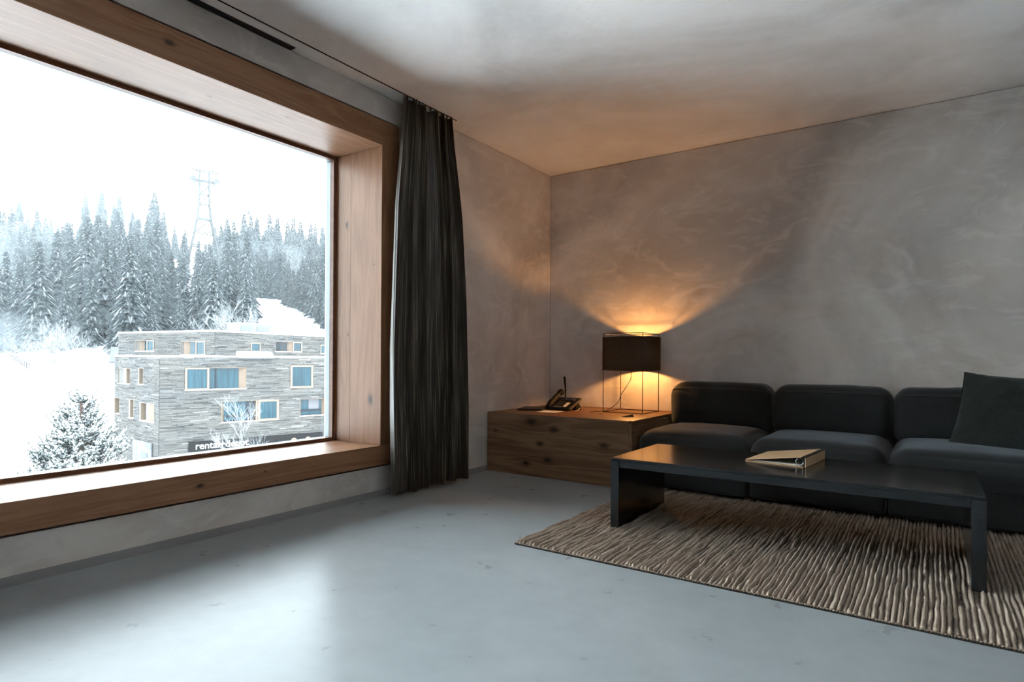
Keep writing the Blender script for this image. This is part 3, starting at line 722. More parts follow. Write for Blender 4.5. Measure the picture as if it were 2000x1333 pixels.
TREES = [(-190.1, 66.6, 31.7, 14.0), (-197.9, 73.6, 35.3, 14.8), (-193.2, 76.4, 33.6, 14.9), (-178.5, 79.3, 28.6, 19.6), (-168.5, 77.1, 25.4, 15.4), (-186.3, 77.0, 31.1, 11.5), (-206.1, 56.4, 37.9, 7.3), (-181.0, 50.9, 25.9, 9.5), (-177.6, 53.4, 25.0, 10.4), (-188.0, 59.6, 30.0, 6.5), (-170.7, 84.0, 26.7, 10.9), (-180.8, 86.2, 29.8, 9.7), (-151.3, 85.1, 22.2, 16.3), (-153.0, 91.0, 23.3, 17.7), (-151.8, 98.0, 23.8, 18.5), (-147.1, 89.3, 21.9, 17.7), (-150.7, 105.0, 24.2, 18.3), (-151.2, 113.1, 24.7, 17.5), (-161.3, 87.5, 24.6, 12.9), (-136.6, 85.9, 19.4, 12.8), (-123.6, 36.5, 2.6, 12.7), (-133.3, 34.7, 4.9, 10.2), (-106.0, 50.0, 3.6, 8.2), (-104.2, 44.7, 1.6, 8.0), (-103.5, 59.9, 6.0, 10.6), (-100.9, 60.7, 5.9, 8.2), (-115.0, 45.2, 3.4, 11.0), (-123.7, 43.3, 4.9, 12.3), (-116.5, 37.5, 1.7, 10.7), (-146.5, 76.7, 19.7, 10.1), (-140.6, 93.6, 21.3, 13.3), (-141.0, 102.0, 22.5, 12.9), (-140.4, 107.9, 23.1, 14.0), (-173.1, 44.4, 21.3, 6.0), (-172.0, 58.3, 23.7, 9.6), (-166.4, 62.9, 22.6, 10.8), (-161.3, 69.0, 22.1, 10.5), (-130.9, 32.6, 3.4, 16.2), (-121.0, 34.2, 1.4, 19.4), (-118.1, 66.1, 10.6, 18.3), (-98.1, 74.8, 9.3, 15.2), (-165.7, 58.7, 21.6, 12.8), (-138.2, 80.1, 18.5, 13.5), (-153.8, 120.2, 25.1, 12.3), (-145.7, 54.3, 14.5, 15.8), (-166.7, 46.0, 19.3, 12.5), (-149.1, 66.3, 18.2, 14.6), (-104.5, 58.0, 5.6, 15.3), (-140.7, 92.0, 21.1, 13.6), (-132.2, 39.5, 6.1, 12.4), (-116.0, 36.4, 1.5, 13.0), (-167.8, 74.6, 24.9, 16.2), (-134.4, 55.5, 11.7, 16.3), (-127.2, 49.3, 7.8, 14.3), (-111.1, 80.8, 13.3, 13.1), (-168.2, 93.9, 26.8, 12.0), (-150.6, 106.7, 24.3, 12.6), (-127.2, 46.2, 6.8, 16.9), (-101.1, 53.6, 3.8, 14.7), (-123.5, 32.3, 1.1, 16.1), (-147.2, 63.4, 17.1, 16.8), (-111.4, 66.1, 9.0, 18.0), (-147.9, 56.2, 15.6, 15.9), (-134.7, 46.4, 9.0, 20.1), (-121.5, 52.3, 7.2, 18.0), (-168.4, 60.9, 22.9, 12.6), (-131.1, 56.5, 11.1, 13.9), (-134.9, 68.7, 15.3, 12.5), (-105.8, 41.8, 1.1, 19.5), (-114.5, 54.9, 6.2, 14.1), (-107.2, 56.0, 5.3, 13.8), (-128.8, 67.9, 13.9, 12.8), (-167.1, 106.3, 27.0, 14.5), (-157.4, 96.1, 24.6, 13.1), (-161.4, 52.5, 18.9, 13.8), (-123.7, 57.2, 9.3, 13.3), (-155.4, 65.0, 19.7, 14.9), (-151.9, 48.2, 14.7, 14.7), (-150.3, 98.9, 23.6, 12.8), (-136.4, 82.0, 18.6, 13.8), (-139.4, 64.3, 15.3, 12.2), (-105.9, 60.3, 6.3, 12.8), (-120.0, 92.9, 18.3, 13.9), (-123.7, 49.7, 7.0, 12.6), (-159.4, 104.9, 25.5, 15.8), (-109.5, 83.0, 13.6, 13.3), (-129.7, 100.3, 20.8, 12.0), (-118.1, 43.2, 3.3, 20.4), (-125.6, 51.7, 8.1, 15.5), (-157.4, 42.3, 15.0, 12.8), (-158.0, 44.9, 15.9, 13.9), (-155.6, 60.5, 18.8, 16.9), (-160.4, 110.4, 25.9, 12.2), (-135.5, 52.9, 11.3, 18.4), (-158.7, 98.4, 25.0, 16.1), (-114.6, 58.6, 7.4, 14.7), (-147.2, 71.6, 18.9, 12.1), (-114.5, 39.5, 1.9, 14.9), (-118.5, 88.0, 17.1, 13.4), (-157.9, 58.7, 19.1, 14.7), (-135.5, 38.1, 6.6, 14.9), (-147.3, 51.0, 14.1, 15.6), (-139.7, 37.7, 7.8, 13.5), (-107.5, 53.9, 4.8, 13.2), (-152.3, 49.2, 15.1, 13.8), (-115.9, 51.6, 5.5, 13.8), (-119.2, 45.0, 4.2, 15.9), (-169.3, 70.4, 24.7, 12.1), (-150.2, 115.2, 24.6, 14.6), (-135.8, 54.9, 11.9, 15.6), (-105.8, 44.6, 2.0, 16.3), (-157.5, 64.1, 20.1, 13.8), (-154.1, 110.8, 25.0, 14.6), (-123.1, 62.6, 10.8, 12.1), (-177.7, 44.4, 23.2, 12.4), (-118.9, 39.7, 2.5, 14.2), (-130.6, 86.2, 18.4, 14.1), (-138.5, 61.1, 14.3, 13.3), (-140.1, 50.4, 11.8, 19.1), (-129.1, 39.5, 5.2, 19.4), (-168.6, 44.1, 19.5, 13.3), (-158.5, 92.3, 24.5, 12.6), (-138.0, 44.8, 9.5, 18.4), (-141.2, 99.5, 22.3, 13.0), (-177.9, 68.8, 27.4, 14.5), (-125.5, 30.0, 1.0, 15.7), (-144.4, 89.1, 21.3, 16.0), (-129.6, 102.2, 21.1, 13.0), (-123.7, 54.4, 8.4, 20.5), (-118.6, 67.4, 11.1, 16.4), (-121.5, 33.6, 1.3, 13.2), (-100.6, 59.3, 5.5, 13.2), (-116.9, 49.0, 4.9, 14.9), (-137.7, 52.7, 11.8, 15.9), (-161.1, 55.0, 19.3, 13.0), (-121.4, 74.6, 14.0, 10.7), (-121.0, 75.5, 14.1, 8.6), (-120.6, 76.4, 14.3, 11.3), (-120.6, 77.5, 14.6, 8.7), (-118.1, 77.0, 13.9, 10.5), (-118.1, 78.2, 14.2, 10.8), (-116.8, 78.5, 14.0, 10.6), (-112.7, 76.7, 12.5, 9.9), (-110.6, 76.4, 11.9, 8.1), (-109.4, 76.7, 11.7, 8.3), (-106.5, 75.7, 10.8, 11.5), (-105.7, 76.3, 10.8, 9.1), (-102.4, 75.0, 9.7, 12.0), (-98.0, 72.7, 8.8, 11.8), (-93.1, 70.0, 7.3, 8.3), (-90.8, 69.2, 6.2, 7.4), (-90.8, 70.3, 6.6, 8.9), (-175.2, 44.5, 22.2, 13.1), (-178.5, 46.9, 24.1, 13.0), (-175.8, 48.0, 23.2, 12.3), (-176.4, 51.3, 24.1, 12.8), (-173.3, 53.1, 23.2, 11.1), (-174.0, 56.3, 24.1, 10.3), (-177.7, 43.9, 23.1, 13.0), (-167.2, 47.4, 19.8, 9.8), (-167.6, 44.2, 19.2, 9.8), (-165.1, 51.7, 20.0, 8.9), (-166.0, 54.5, 20.9, 9.1), (-162.3, 48.3, 18.2, 8.6), (-145.4, 83.5, 20.6, 16.1), (-144.8, 89.6, 21.5, 17.3), (-143.4, 94.8, 22.0, 17.4), (-141.4, 96.6, 21.9, 16.9), (-140.8, 100.2, 22.3, 16.7), (-140.4, 103.3, 22.6, 16.6), (-139.0, 106.2, 22.8, 16.0), (-146.7, 80.8, 20.5, 14.6)]
special = {0: 'ragged spruce on the misty ridge, first tall spire right of the pale mountain slope', 1: 'tall spruce with a thin bare tip on the forest skyline', 2: 'broad crowned spruce on the skyline, left of the tallest one',
           3: 'tallest spruce of the forest skyline, left of the cableway tower', 15: 'snowy spruce on the skyline right of the cableway tower', 16: 'rounded spruce top near the right end of the forest skyline',
           19: 'dark narrow spruce standing above the snow meadow', 20: 'large hazy spruce at the lower left forest edge above the fence', 24: 'dark snowy spruce right behind the stone building roof', 25: 'slim dark spruce at the left edge of the snow meadow',
           7: 'dark spruce at the far left of the forest, left one of a pair', 8: 'dark spruce at the far left of the forest, right one of a pair', 22: 'small snowy spruce just above the stone building roof'}
rr = random.Random(12)
for i, (x, y, z, h) in enumerate(TREES):
    pm_ = protos[i % 5] if i not in (22, 23) else frosted
    lab = special.get(i)
    if i == 23: lab = 'white frosted conifer above the left part of the stone building roof'
    dd = np.array([x, y])-ORG; D, L = float(dd @ eD), float(dd @ eL); a_ = math.degrees(math.atan2(L, D))
    zone = ('upper forest rows' if D > 172 else 'middle forest rows' if D > 145 else 'lowest forest rows') + (' at the far left of the view' if a_ < -8.5 else ' left of the cableway tower' if a_ < 3.5 else ' right of the cableway tower')
    grp = 'spruces in the '+zone
    t = empty('spruce_tree', lab or 'snow dusted spruce in the '+zone, 'tree', (x, y, z), rr.uniform(0, 6), grp)
    wsc = h*rr.uniform(0.92, 1.15)*(1.0 if h > 10 else 1.15)
    t.scale = (wsc, wsc, h)
    for nm, q_ in zip(('foliage', 'snow'), pm_): link(nm, q_, t)['kind'] = 'stuff'
    link('trunk', pm_[2], t)

# ---------------------------------------------------------------- frosted shrubs and bare trees
frost = plain('hoar_frost', (0.17, 0.178, 0.185), 0.85)
twig = plain('twig_grey', (0.06, 0.06, 0.06), 0.9)
def branching(seed, h, spread, levels, n0, up_bias, r0, frost_m, cone=None):
    rr = random.Random(seed); st, fr_ = MB(), MB()
    def grow(p, d, l, r, lev):
        q = p; dd = d
        seg = []
        for i in range(3):
            dd = (dd+Vector((rr.uniform(-.18, .18), rr.uniform(-.18, .18), rr.uniform(-.05, .16)*up_bias))).normalized()
            seg.append(q); q = q+dd*l/3
        seg.append(q)
        (st if lev < 2 else fr_).tube(seg, [r, r*0.8, r*0.65, r*0.45], 4 if lev else 6, caps=False)
        if lev < 2: fr_.tube([s_+Vector((0, 0, r*0.8)) for s_ in seg], [r*0.7, r*0.6, r*0.5, r*0.4], 4, caps=False)
        if lev < levels:
            for i in range(rr.randint(3, 4)):
                tpos = rr.uniform(0.35, 1.0); k_ = min(2, int(tpos*3)); b0 = seg[k_].lerp(seg[k_+1], tpos*3-k_)
                nd_ = (dd*rr.uniform(0.5, 0.9)+Vector((rr.uniform(-1, 1), rr.uniform(-1, 1), rr.uniform(-.2, .7)*up_bias))*spread).normalized()
                grow(b0, nd_, l*rr.uniform(0.5, 0.72), r*0.55, lev+1)
    return st, fr_, grow, rr
def shrub(x, y, z, h, seed, label, group=None):
    t = empty('frosted_shrub', label, 'shrub', (x, y, z), 0, group)
    st, fm, grow, rr = branching(seed, h, 0.7, 3, 7, 1.0, 0.04, frost)
    for i in range(9):
        an = rr.uniform(0, 2*PI); d = Vector((math.cos(an)*0.75, math.sin(an)*0.75, 1)).normalized()
        grow(Vector((math.cos(an)*0.2, math.sin(an)*0.2, 0)), d, h*rr.uniform(0.4, 0.6), 0.028*h/3, 0)
    st.build('stem', twig, t, fixn=False); fm.build('twig', frost, t, fixn=False)['kind'] = 'stuff'
    return t
def place(D, L): return ORG+eD*D+eL*L
SHR = [(114, -16.6, 4.2), (116, -14.8, 5.2), (112, -13.2, 3.6), (118, -12.4, 5.8), (113, -10.6, 4.4), (120, -18.6, 4.5), (122, -15.0, 6.6), (114, -8.9, 4.0)]
SLAB = ['frosted white shrub at the left edge of the thicket, beside the fence', 'frosted shrub second from the fence in the white thicket', 'low frosted shrub in the middle of the white thicket',
        'taller frosted shrub in the middle of the white thicket', 'frosted shrub next to the grey shed', 'frosted shrub standing behind the wooden fence', 'tallest frosted shrub at the back of the white thicket', 'low frosted shrub touching the shed wall']
for i, (D, L, h) in enumerate(SHR):
    x, y = place(D, L); shrub(x, y, ground(x, y)-0.1, h, 20+i, SLAB[i], 'frosted shrubs below the forest')
WH = [(112, 7.0, 7.5), (114, 11.5, 8.5), (108, 3.0, 6.0)]
WL = ['white hoar frosted tree behind the middle of the stone building roof', 'large white hoar frosted tree left of the rooftop unit', 'small white hoar frosted tree behind the left part of the roof']
for i, (D, L, h) in enumerate(WH):
    x, y = place(D, L); t = shrub(x, y, ground(x, y)-0.1, h, 40+i, WL[i], 'white frosted trees behind the roof'); t.name = 'frosted_tree'; t['category'] = 'tree'
# frosted bare tree before the building
bt = empty('frosted_tree', 'small bare frosted tree standing before the dark shop sign', 'tree', (-41.9, 22.4, -11.0))
st, fm, grow, rr = branching(77, 9, 0.55, 4, 6, 1.0, 0.07, frost)
st.tube([(0, 0, 0), (0.03, 0, 2.0), (0.0, 0.05, 4.2)], [0.13, 0.11, 0.08], 8)
for i in range(8):
    an = i*0.785+rr.uniform(-.2, .2); d = Vector((math.cos(an)*0.85, math.sin(an)*0.85, 0.75)).normalized()
    grow(Vector((0, 0.03, 2.7+0.14*i)), d, rr.uniform(1.5, 1.9), 0.022, 1)
for i in range(3): grow(Vector((0, 0.05, 4.1)), Vector((rr.uniform(-.2, .2), rr.uniform(-.2, .2), 1)).normalized(), 2.5, 0.03, 0)
st.build('stem', twig, bt, fixn=False); fm.build('twig', frost, bt, fixn=False)['kind'] = 'stuff'

# near pine with snow laden shoots
pt = empty('pine_tree', 'snow laden pine with upright bottle brush shoots left of the stone building', 'tree', (-31.58, 7.77, -11.0))
rr = random.Random(31); brn, nee, sno = MB(), MB(), MB()
brn.tube([(0, 0, -0.2), (0.05, 0, 5), (0, 0.04, 8.5), (0, 0, 10.0)], [0.22, 0.17, 0.09, 0.03], 8)
def shoot(p, d, l):
    d = d.normalized(); a = d.orthogonal().normalized(); b = d.cross(a)
    n = 60
    for i in range(n):
        f_ = i/n; an = i*2.4; o_ = a*math.cos(an)+b*math.sin(an); q = p+d*l*f_
        ln = 0.19*(1-0.35*f_) ; e = q+(o_*0.80+d*0.75)*ln
        s = d.cross(o_)*0.017
        tgt = sno if (o_.z > 0.45 and rr.random() < 0.55) or rr.random() < 0.10 else nee
        tgt.add([q-s, q+s, e], [(0, 1, 2)])
    if d.z < 0.9:
        for j in range(4):
            c_ = p+d*l*(0.1+0.22*j)+Vector((rr.uniform(-.03, .03), rr.uniform(-.03, .03), 0.075)); r_ = rr.uniform(0.045, 0.085)
            sno.add([c_+Vector((r_, 0, 0)), c_+Vector((0, r_, 0)), c_-Vector((r_, 0, 0)), c_-Vector((0, r_, 0)), c_+Vector((0, 0, r_*0.8)), c_-Vector((0, 0, r_*0.3))], [(0, 1, 4), (1, 2, 4), (2, 3, 4), (3, 0, 4), (1, 0, 5), (2, 1, 5), (3, 2, 5), (0, 3, 5)])
for wz in np.arange(3.6, 10.1, 0.30):
    R0 = 2.95*max(0.03, ((10.35-wz)/6.1))**0.85
    nb = 8 if wz < 9 else 5
    for k in range(nb):
        an = rr.uniform(0, 2*PI); d = Vector((math.cos(an), math.sin(an), 0.30)); L_ = R0*rr.uniform(0.7, 1.12)
        p0 = Vector((0, 0, wz-0.3)); p1 = p0+Vector((d.x, d.y, 0))*L_*0.55+Vector((0, 0, L_*0.10)); p2 = p0+Vector((d.x, d.y, 0))*L_*0.95+Vector((0, 0, L_*0.38))
        brn.tube([p0, p1, p2], [0.035, 0.022, 0.010], 5)
        shoot(p2-Vector((d.x, d.y, 0.9))*0.04, Vector((d.x*0.55, d.y*0.55, 1.0)), rr.uniform(0.65, 0.95))
        ns = max(4, int(L_*8.5))
        for j in range(ns):
            f_ = rr.uniform(0.25, 0.95); q = p0.lerp(p1, f_*2) if f_ < 0.5 else p1.lerp(p2, f_*2-1)
            sd = Vector((d.x, d.y, 0))*rr.uniform(0.1, 0.9)+Vector((-d.y, d.x, 0))*rr.uniform(-0.9, 0.9)+Vector((0, 0, rr.uniform(0.45, 1.3)))
            shoot(q, sd, rr.uniform(0.42, 0.72))
shoot(Vector((0, 0, 9.75)), Vector((0.02, 0, 1)), 0.85)
for k in range(4): shoot(Vector((0, 0, 9.6)), Vector((math.cos(k*1.57), math.sin(k*1.57), 1.5)), 0.75)
pneedle = plain('pine_needle', (0.028, 0.040, 0.036), 0.7)
brn.build('trunk', plain('pine_bark', (0.05, 0.03, 0.023), 0.9), pt, fixn=False)
nee.build('needles', pneedle, pt, fixn=False)['kind'] = 'stuff'
sno.build('snow', snow_b, pt, fixn=False)['kind'] = 'stuff'

# ---------------------------------------------------------------- stone building
m, nt, out = new_mat('slate_stone')
ri = nt.nodes.new('ShaderNodeNewGeometry').outputs['Random Per Island']
n_ = noise(nt, coords(nt, (0.6, 0.6, 6)), 3.0, 4)
lowf = noise(nt, coords(nt, (0.3, 0.3, 0.5)), 1.0, 3)
STN = 1.0
c = ramp(nt, ri, [(0.0, (0.026, 0.026, 0.026)), (0.2, (0.052, 0.051, 0.050)), (0.75, (0.068, 0.067, 0.065)), (0.96, (0.074, 0.073, 0.072)), (0.98, (0.095, 0.096, 0.097)), (1.0, (0.12, 0.121, 0.122))])
c = mixc(nt, 0.6, c, ramp(nt, n_, [(0.3, (0.68, 0.68, 0.7)), (0.7, (1.15, 1.12, 1.1))]), 'MULTIPLY')
c = mixc(nt, 0.5, c, ramp(nt, lowf, [(0.35, (0.85, 0.9, 0.92)), (0.65, (1.2, 1.14, 1.05))]), 'MULTIPLY')
bsdf(nt, out, color=c, rough=0.85, spec=0.2)
slate = m
mortar = plain('slate_back', (0.028, 0.03, 0.031), 0.9)
lwood = plain('larch_frame', (0.080, 0.058, 0.041), 0.6)
lwood2 = plain('larch_panel', (0.075, 0.050, 0.033), 0.6)
m, nt, out = new_mat('building_glass')
tz = coords(nt); cf = noise(nt, nd(nt, 'Mapping', {'Vector': tz, 'Scale': (3, 3, 0.15)}).outputs[0], 1.6, 3)
c = ramp(nt, cf, [(0.35, (0.002, 0.013, 0.020)), (0.65, (0.006, 0.028, 0.039))])
bsdf(nt, out, color=c, rough=0.06, spec=0.22)
bglass = m
dglass = plain('dark_glass', (0.004, 0.008, 0.012), 0.08, spec=0.2)
wpanel = plain('white_panel', (0.10, 0.11, 0.118), 0.6)
greymid = plain('grey_reveal', (0.055, 0.053, 0.05), 0.8)
bld = empty('stone_building', 'four storey grey slate clad building with flat snowy roofs and wood framed windows', 'building', (0, 0, 0))
rr = random.Random(6)
def facade(c0, dr, ulen, z0, z1, wins, flip):
    """c0 corner, dr unit direction along the face; builds core, cladding and window elements"""
    c0 = Vector((c0[0], c0[1], 0)); dr = Vector((dr[0], dr[1], 0)); nrm = Vector((dr.y, -dr.x, 0))
    if flip: nrm = -nrm
    P3 = lambda u, z, d=0.0: c0+dr*u+nrm*d+Vector((0, 0, z))
    holes = [(w_[0], w_[1], w_[2], w_[3]) for w_ in wins]
    us = sorted({0, ulen, *[h_[0] for h_ in holes], *[h_[1] for h_ in holes]}); us = [u for u in us if 0 <= u <= ulen]
    zs = sorted({z0, z1, *[h_[2] for h_ in holes], *[h_[3] for h_ in holes]})
    mb = MB()
    for i in range(len(us)-1):
        for j in range(len(zs)-1):
            uc, zc = (us[i]+us[i+1])/2, (zs[j]+zs[j+1])/2
            if any(h_[0] < uc < h_[1] and h_[2] < zc < h_[3] for h_ in holes): continue
            mb.add([P3(us[i], zs[j]), P3(us[i+1], zs[j]), P3(us[i+1], zs[j+1]), P3(us[i], zs[j+1])], [(0, 1, 2, 3)])
    mb.build('wall_core', mortar, bld, fixn=False)
    cb = MB(); z = z0; ch = 0.090
    while z < z1-0.03:
        hgt = min(ch*rr.uniform(0.75, 1.25), z1-z); u = rr.uniform(-0.6, 0)
        while u < ulen:
            l = rr.uniform(0.45, 1.9); a_, b_ = max(0, u), min(ulen, u+l); u += l
            segs = [(a_, b_)]
            for h_ in holes:
                if z+hgt*0.5 > h_[2] and z+hgt*0.5 < h_[3]:
                    ns_ = []
                    for s0, s1 in segs:
                        if s1 <= h_[0] or s0 >= h_[1]: ns_.append((s0, s1)); continue
                        if s0 < h_[0]: ns_.append((s0, h_[0]))
                        if s1 > h_[1]: ns_.append((h_[1], s1))
                    segs = ns_
            for s0, s1 in segs:
                if s1-s0 < 0.04: continue
                d_ = rr.uniform(0.03, 0.085); g_ = 0.008
                q = [P3(s0+g_, z+g_, -0.01), P3(s1-g_, z+g_, -0.01), P3(s1-g_, z+hgt-g_, -0.01), P3(s0+g_, z+hgt-g_, -0.01)]
                q += [p_+nrm*(d_+0.01) for p_ in q]
                cb.add(q, [(4, 5, 6, 7), (0, 1, 5, 4), (1, 2, 6, 5), (2, 3, 7, 6), (3, 0, 4, 7)])
        z += hgt
    cb.build('slate_cladding', slate, bld, fixn=False)['kind'] = 'stuff'
    def bar(mb, u0, u1, za, zb, d0, d1):
        q = [P3(u, z_, d_) for u in (u0, u1) for z_ in (za, zb) for d_ in (d0, d1)]
        mb.add(q, [(0, 1, 3, 2), (4, 6, 7, 5), (0, 4, 5, 1), (2, 3, 7, 6), (0, 2, 6, 4), (1, 5, 7, 3)])
    for (u0, u1, za, zb, els) in wins:
        fb = MB(); DP = -0.45
        bar(fb, u0, u1, za-0.001, za+0.06, DP, 0.10); bar(fb, u0, u1, zb-0.05, zb, DP, 0.06)
        bar(fb, u0, u0+0.05, za+0.06, zb-0.05, DP, 0.06); bar(fb, u1-0.05, u1, za+0.06, zb-0.05, DP, 0.06)
        wn = fb.build('window', lwood, bld)
        sb = MB(); bar(sb, u0-0.02, u1+0.02, za+0.06, za+0.12, DP+0.04, 0.10); sb.build('sill_snow', snow_b, wn)
        bk = MB(); bar(bk, u0, u1, za, zb, DP-0.08, DP-0.02); bk.build('backing', dglass, wn)
        for el in els:
            k_, a_, b_ = el[:3]; g = el[3] if len(el) > 3 else None
            if k_ == 'sash':
                s_ = MB(); t_ = g or 0.16
                bar(s_, a_, b_, za+0.06, za+0.06+t_*0.8, 0.0, 0.10); bar(s_, a_, b_, zb-t_*0.8, zb, 0.0, 0.10)
                bar(s_, a_, a_+t_, za+0.06+t_*0.8, zb-t_*0.8, 0.0, 0.10); bar(s_, b_-t_, b_, za+0.06+t_*0.8, zb-t_*0.8, 0.0, 0.10)
                s_.build('sash', lwood, wn)
                p_ = MB(); bar(p_, a_+t_, b_-t_, za+0.06+t_*0.8, zb-t_*0.8, 0.03, 0.05); p_.build('pane', bglass, wn)
            elif k_ in ('glass', 'dark'):
                p_ = MB(); bar(p_, a_, b_, za+0.06, zb-0.05, DP+0.02, DP+0.05); p_.build('pane', bglass if k_ == 'glass' else dglass, wn)
            elif k_ in ('wood', 'stone', 'white'):
                # splayed panel from front edge a_ (depth 0) to glass line b_ (depth DP)
                p_ = MB(); q = [P3(a_, za+0.06, 0.0), P3(b_, za+0.06, DP+0.05), P3(b_, zb-0.05, DP+0.05), P3(a_, zb-0.05, 0.0)]
                p_.prism(q, nrm*-0.03); p_.build('reveal_panel', {'wood': lwood2, 'stone': greymid, 'white': wpanel}[k_], wn)
            elif k_ == 'mull':
                p_ = MB(); bar(p_, a_, b_, za+0.06, zb-0.05, DP+0.03, DP+0.12); p_.build('mullion', dglass, wn)
            elif k_ == 'post':
                p_ = MB(); bar(p_, a_, b_, za+0.06, zb-0.05, DP, 0.05); p_.build('post', lwood, wn)
            elif k_ == 'rail':
                p_ = MB(); bar(p_, a_, b_, za+0.55, za+0.80, DP+0.06, DP+0.10); bar(p_, a_, b_, za+0.06, za+0.20, DP+0.06, DP+0.10); p_.build('rail', dglass, wn)
            elif k_ == 'curtain':
                p_ = MB(); bar(p_, a_, b_, za+0.75, zb-0.06, DP+0.055, DP+0.06); p_.build('drape', plain('grey_drape', (0.06, 0.06, 0.065), 0.8), wn)
    return P3, nrm
MC = (-57.62, 23.815); mdr = (0.22773, 0.97372); mdl = (-0.99605, 0.08875)
ZR = 0.90
mainR = [(2.18, 7.98, -2.43, -0.15, [('sash', 2.18, 4.38, 0.2), ('glass', 4.40, 7.38), ('mull', 5.06, 5.20), ('wood', 7.95, 7.37)]),
         (12.63, 15.18, -2.47, 0.06, [('sash', 12.63, 15.18, 0.22)]),
         (5.55, 11.38, -5.84, -3.60, [('wood', 5.57, 5.90), ('glass', 5.90, 8.1), ('dark', 8.1, 9.0), ('rail', 5.92, 9.0), ('post', 8.98, 9.2), ('sash', 9.18, 11.38, 0.24)]),
         (13.69, 16.67, -5.66, -3.66, [('wood', 13.71, 14.0), ('glass', 14.0, 16.4), ('curtain', 14.9, 16.1), ('rail', 14.0, 16.4), ('wood', 16.65, 16.4)])]
mainL = [(7.46, 10.9, -2.02, -0.28, [('stone', 10.88, 9.3), ('post', 8.5, 9.3), ('white', 7.5, 8.5)]),
         (3.95, 5.26, -1.95, -0.22, [('post', 5.0, 5.24), ('white', 3.97, 4.2), ('glass', 4.2, 5.0)]),
         (10.5, 11.9, -5.3, -3.5, [('white', 10.52, 11.7)]),
         (6.45, 7.8, -5.48, -3.48, [('post', 7.4, 7.78), ('white', 6.47, 7.4)]),
         (1.1, 4.84, -5.55, -3.65, [('post', 4.5, 4.8), ('white', 2.72, 4.45), ('wood', 2.70, 1.5), ('dark', 1.15, 1.5)])]
P3, nR = facade(MC, mdr, 21.0, -11.3, ZR, mainR, False)
P3l, nL = facade(MC, mdl, 12.01, -11.3, ZR, mainL, True)
# back faces, roof
def pt(c0, d, u): return Vector((c0[0]+d[0]*u, c0[1]+d[1]*u, 0))
A_, B_, D_ = pt(MC, mdr, 0), pt(MC, mdr, 21.0), pt(MC, mdl, 12.01); C_ = B_+D_-A_
rear = MB()
for p_, q_ in ((B_, C_), (C_, D_)):
    rear.add([p_+Vector((0, 0, -11.3)), q_+Vector((0, 0, -11.3)), q_+Vector((0, 0, ZR)), p_+Vector((0, 0, ZR))], [(0, 1, 2, 3)])
rear.build('rear_wall', mortar, bld)
big_A = A_; rf = MB(); rf.prism([p_+Vector((0, 0, ZR-0.55)) for p_ in (A_, B_, C_, D_)], (0, 0, 0.35)); rf.build('roof', mortar, bld)
sp_ = MB()
for p_, q_ in ((A_, B_), (A_, D_)):
    dv = (q_-p_).normalized(); iv = Vector((-dv.y, dv.x, 0));
    if iv.dot(C_-A_) < 0: iv = -iv
    sp_.prism([p_-iv*0.1+Vector((0, 0, ZR-0.02)), q_-iv*0.1+Vector((0, 0, ZR-0.02)), q_+iv*0.4+Vector((0, 0, ZR-0.02)), p_+iv*0.4+Vector((0, 0, ZR-0.02))], (0, 0, 0.17))
sp_.build('parapet_snow', snow_b, bld)
rs = MB(); rs.prism([p_+Vector((0, 0, ZR-0.20)) for p_ in (A_, B_, C_, D_)], (0, 0, 0.12)); rs.build('roof_snow', snow_b, bld)
# penthouse
PC = (-61.047, 31.157); pdr = (-0.16991, 0.98546); pdl = (-0.98651, -0.16370); ZP = 3.70
pentL = [(9.96, 13.34, 1.46, 2.82, [('stone', 13.3, 12.7), ('wood', 12.7, 12.3), ('glass', 11.2, 12.3), ('sash', 9.96, 11.25, 0.16)]),
         (1.42, 5.42, 1.05, 2.66, [('stone', 5.40, 4.95), ('wood', 4.95, 4.45), ('glass', 2.9, 4.45), ('sash', 1.42, 2.95, 0.17)])]
pentR = [(4.71, 6.16, 1.48, 2.62, [('sash', 4.71, 6.16, 0.16)]),
         (8.41, 12.81, 1.52, 2.88, [('dark', 8.45, 10.75), ('glass', 8.9, 9.6), ('wood', 11.2, 10.75), ('sash', 11.2, 12.81, 0.19)]),
         (16.1, 18.2, 1.34, 2.62, [('sash', 16.1, 17.2, 0.16), ('glass', 17.2, 18.1)])]
facade(PC, pdr, 20.0, 0.3, ZP, pentR, False)
facade(PC, pdl, 16.55, 0.3, ZP, pentL, True)
A2, B2, D2 = pt(PC, pdr, 0), pt(PC, pdr, 20.0), pt(PC, pdl, 16.55); C2 = B2+D2-A2
rear = MB()
for p_, q_ in ((B2, C2), (C2, D2)):
    rear.add([p_+Vector((0, 0, -11)), q_+Vector((0, 0, -11)), q_+Vector((0, 0, ZP)), p_+Vector((0, 0, ZP))], [(0, 1, 2, 3)])
rear.build('rear_wall', mortar, bld)
rs = MB(); o1 = (A2-C2).normalized()*0.12; rs.prism([p_+Vector((0, 0, ZP-0.02)) for p_ in (A2+o1, B2+(B2-D2).normalized()*0.12, C2-o1, D2+(D2-B2).normalized()*0.12)], (0, 0, 0.17)); rs.build('roof_snow', snow_b, bld)
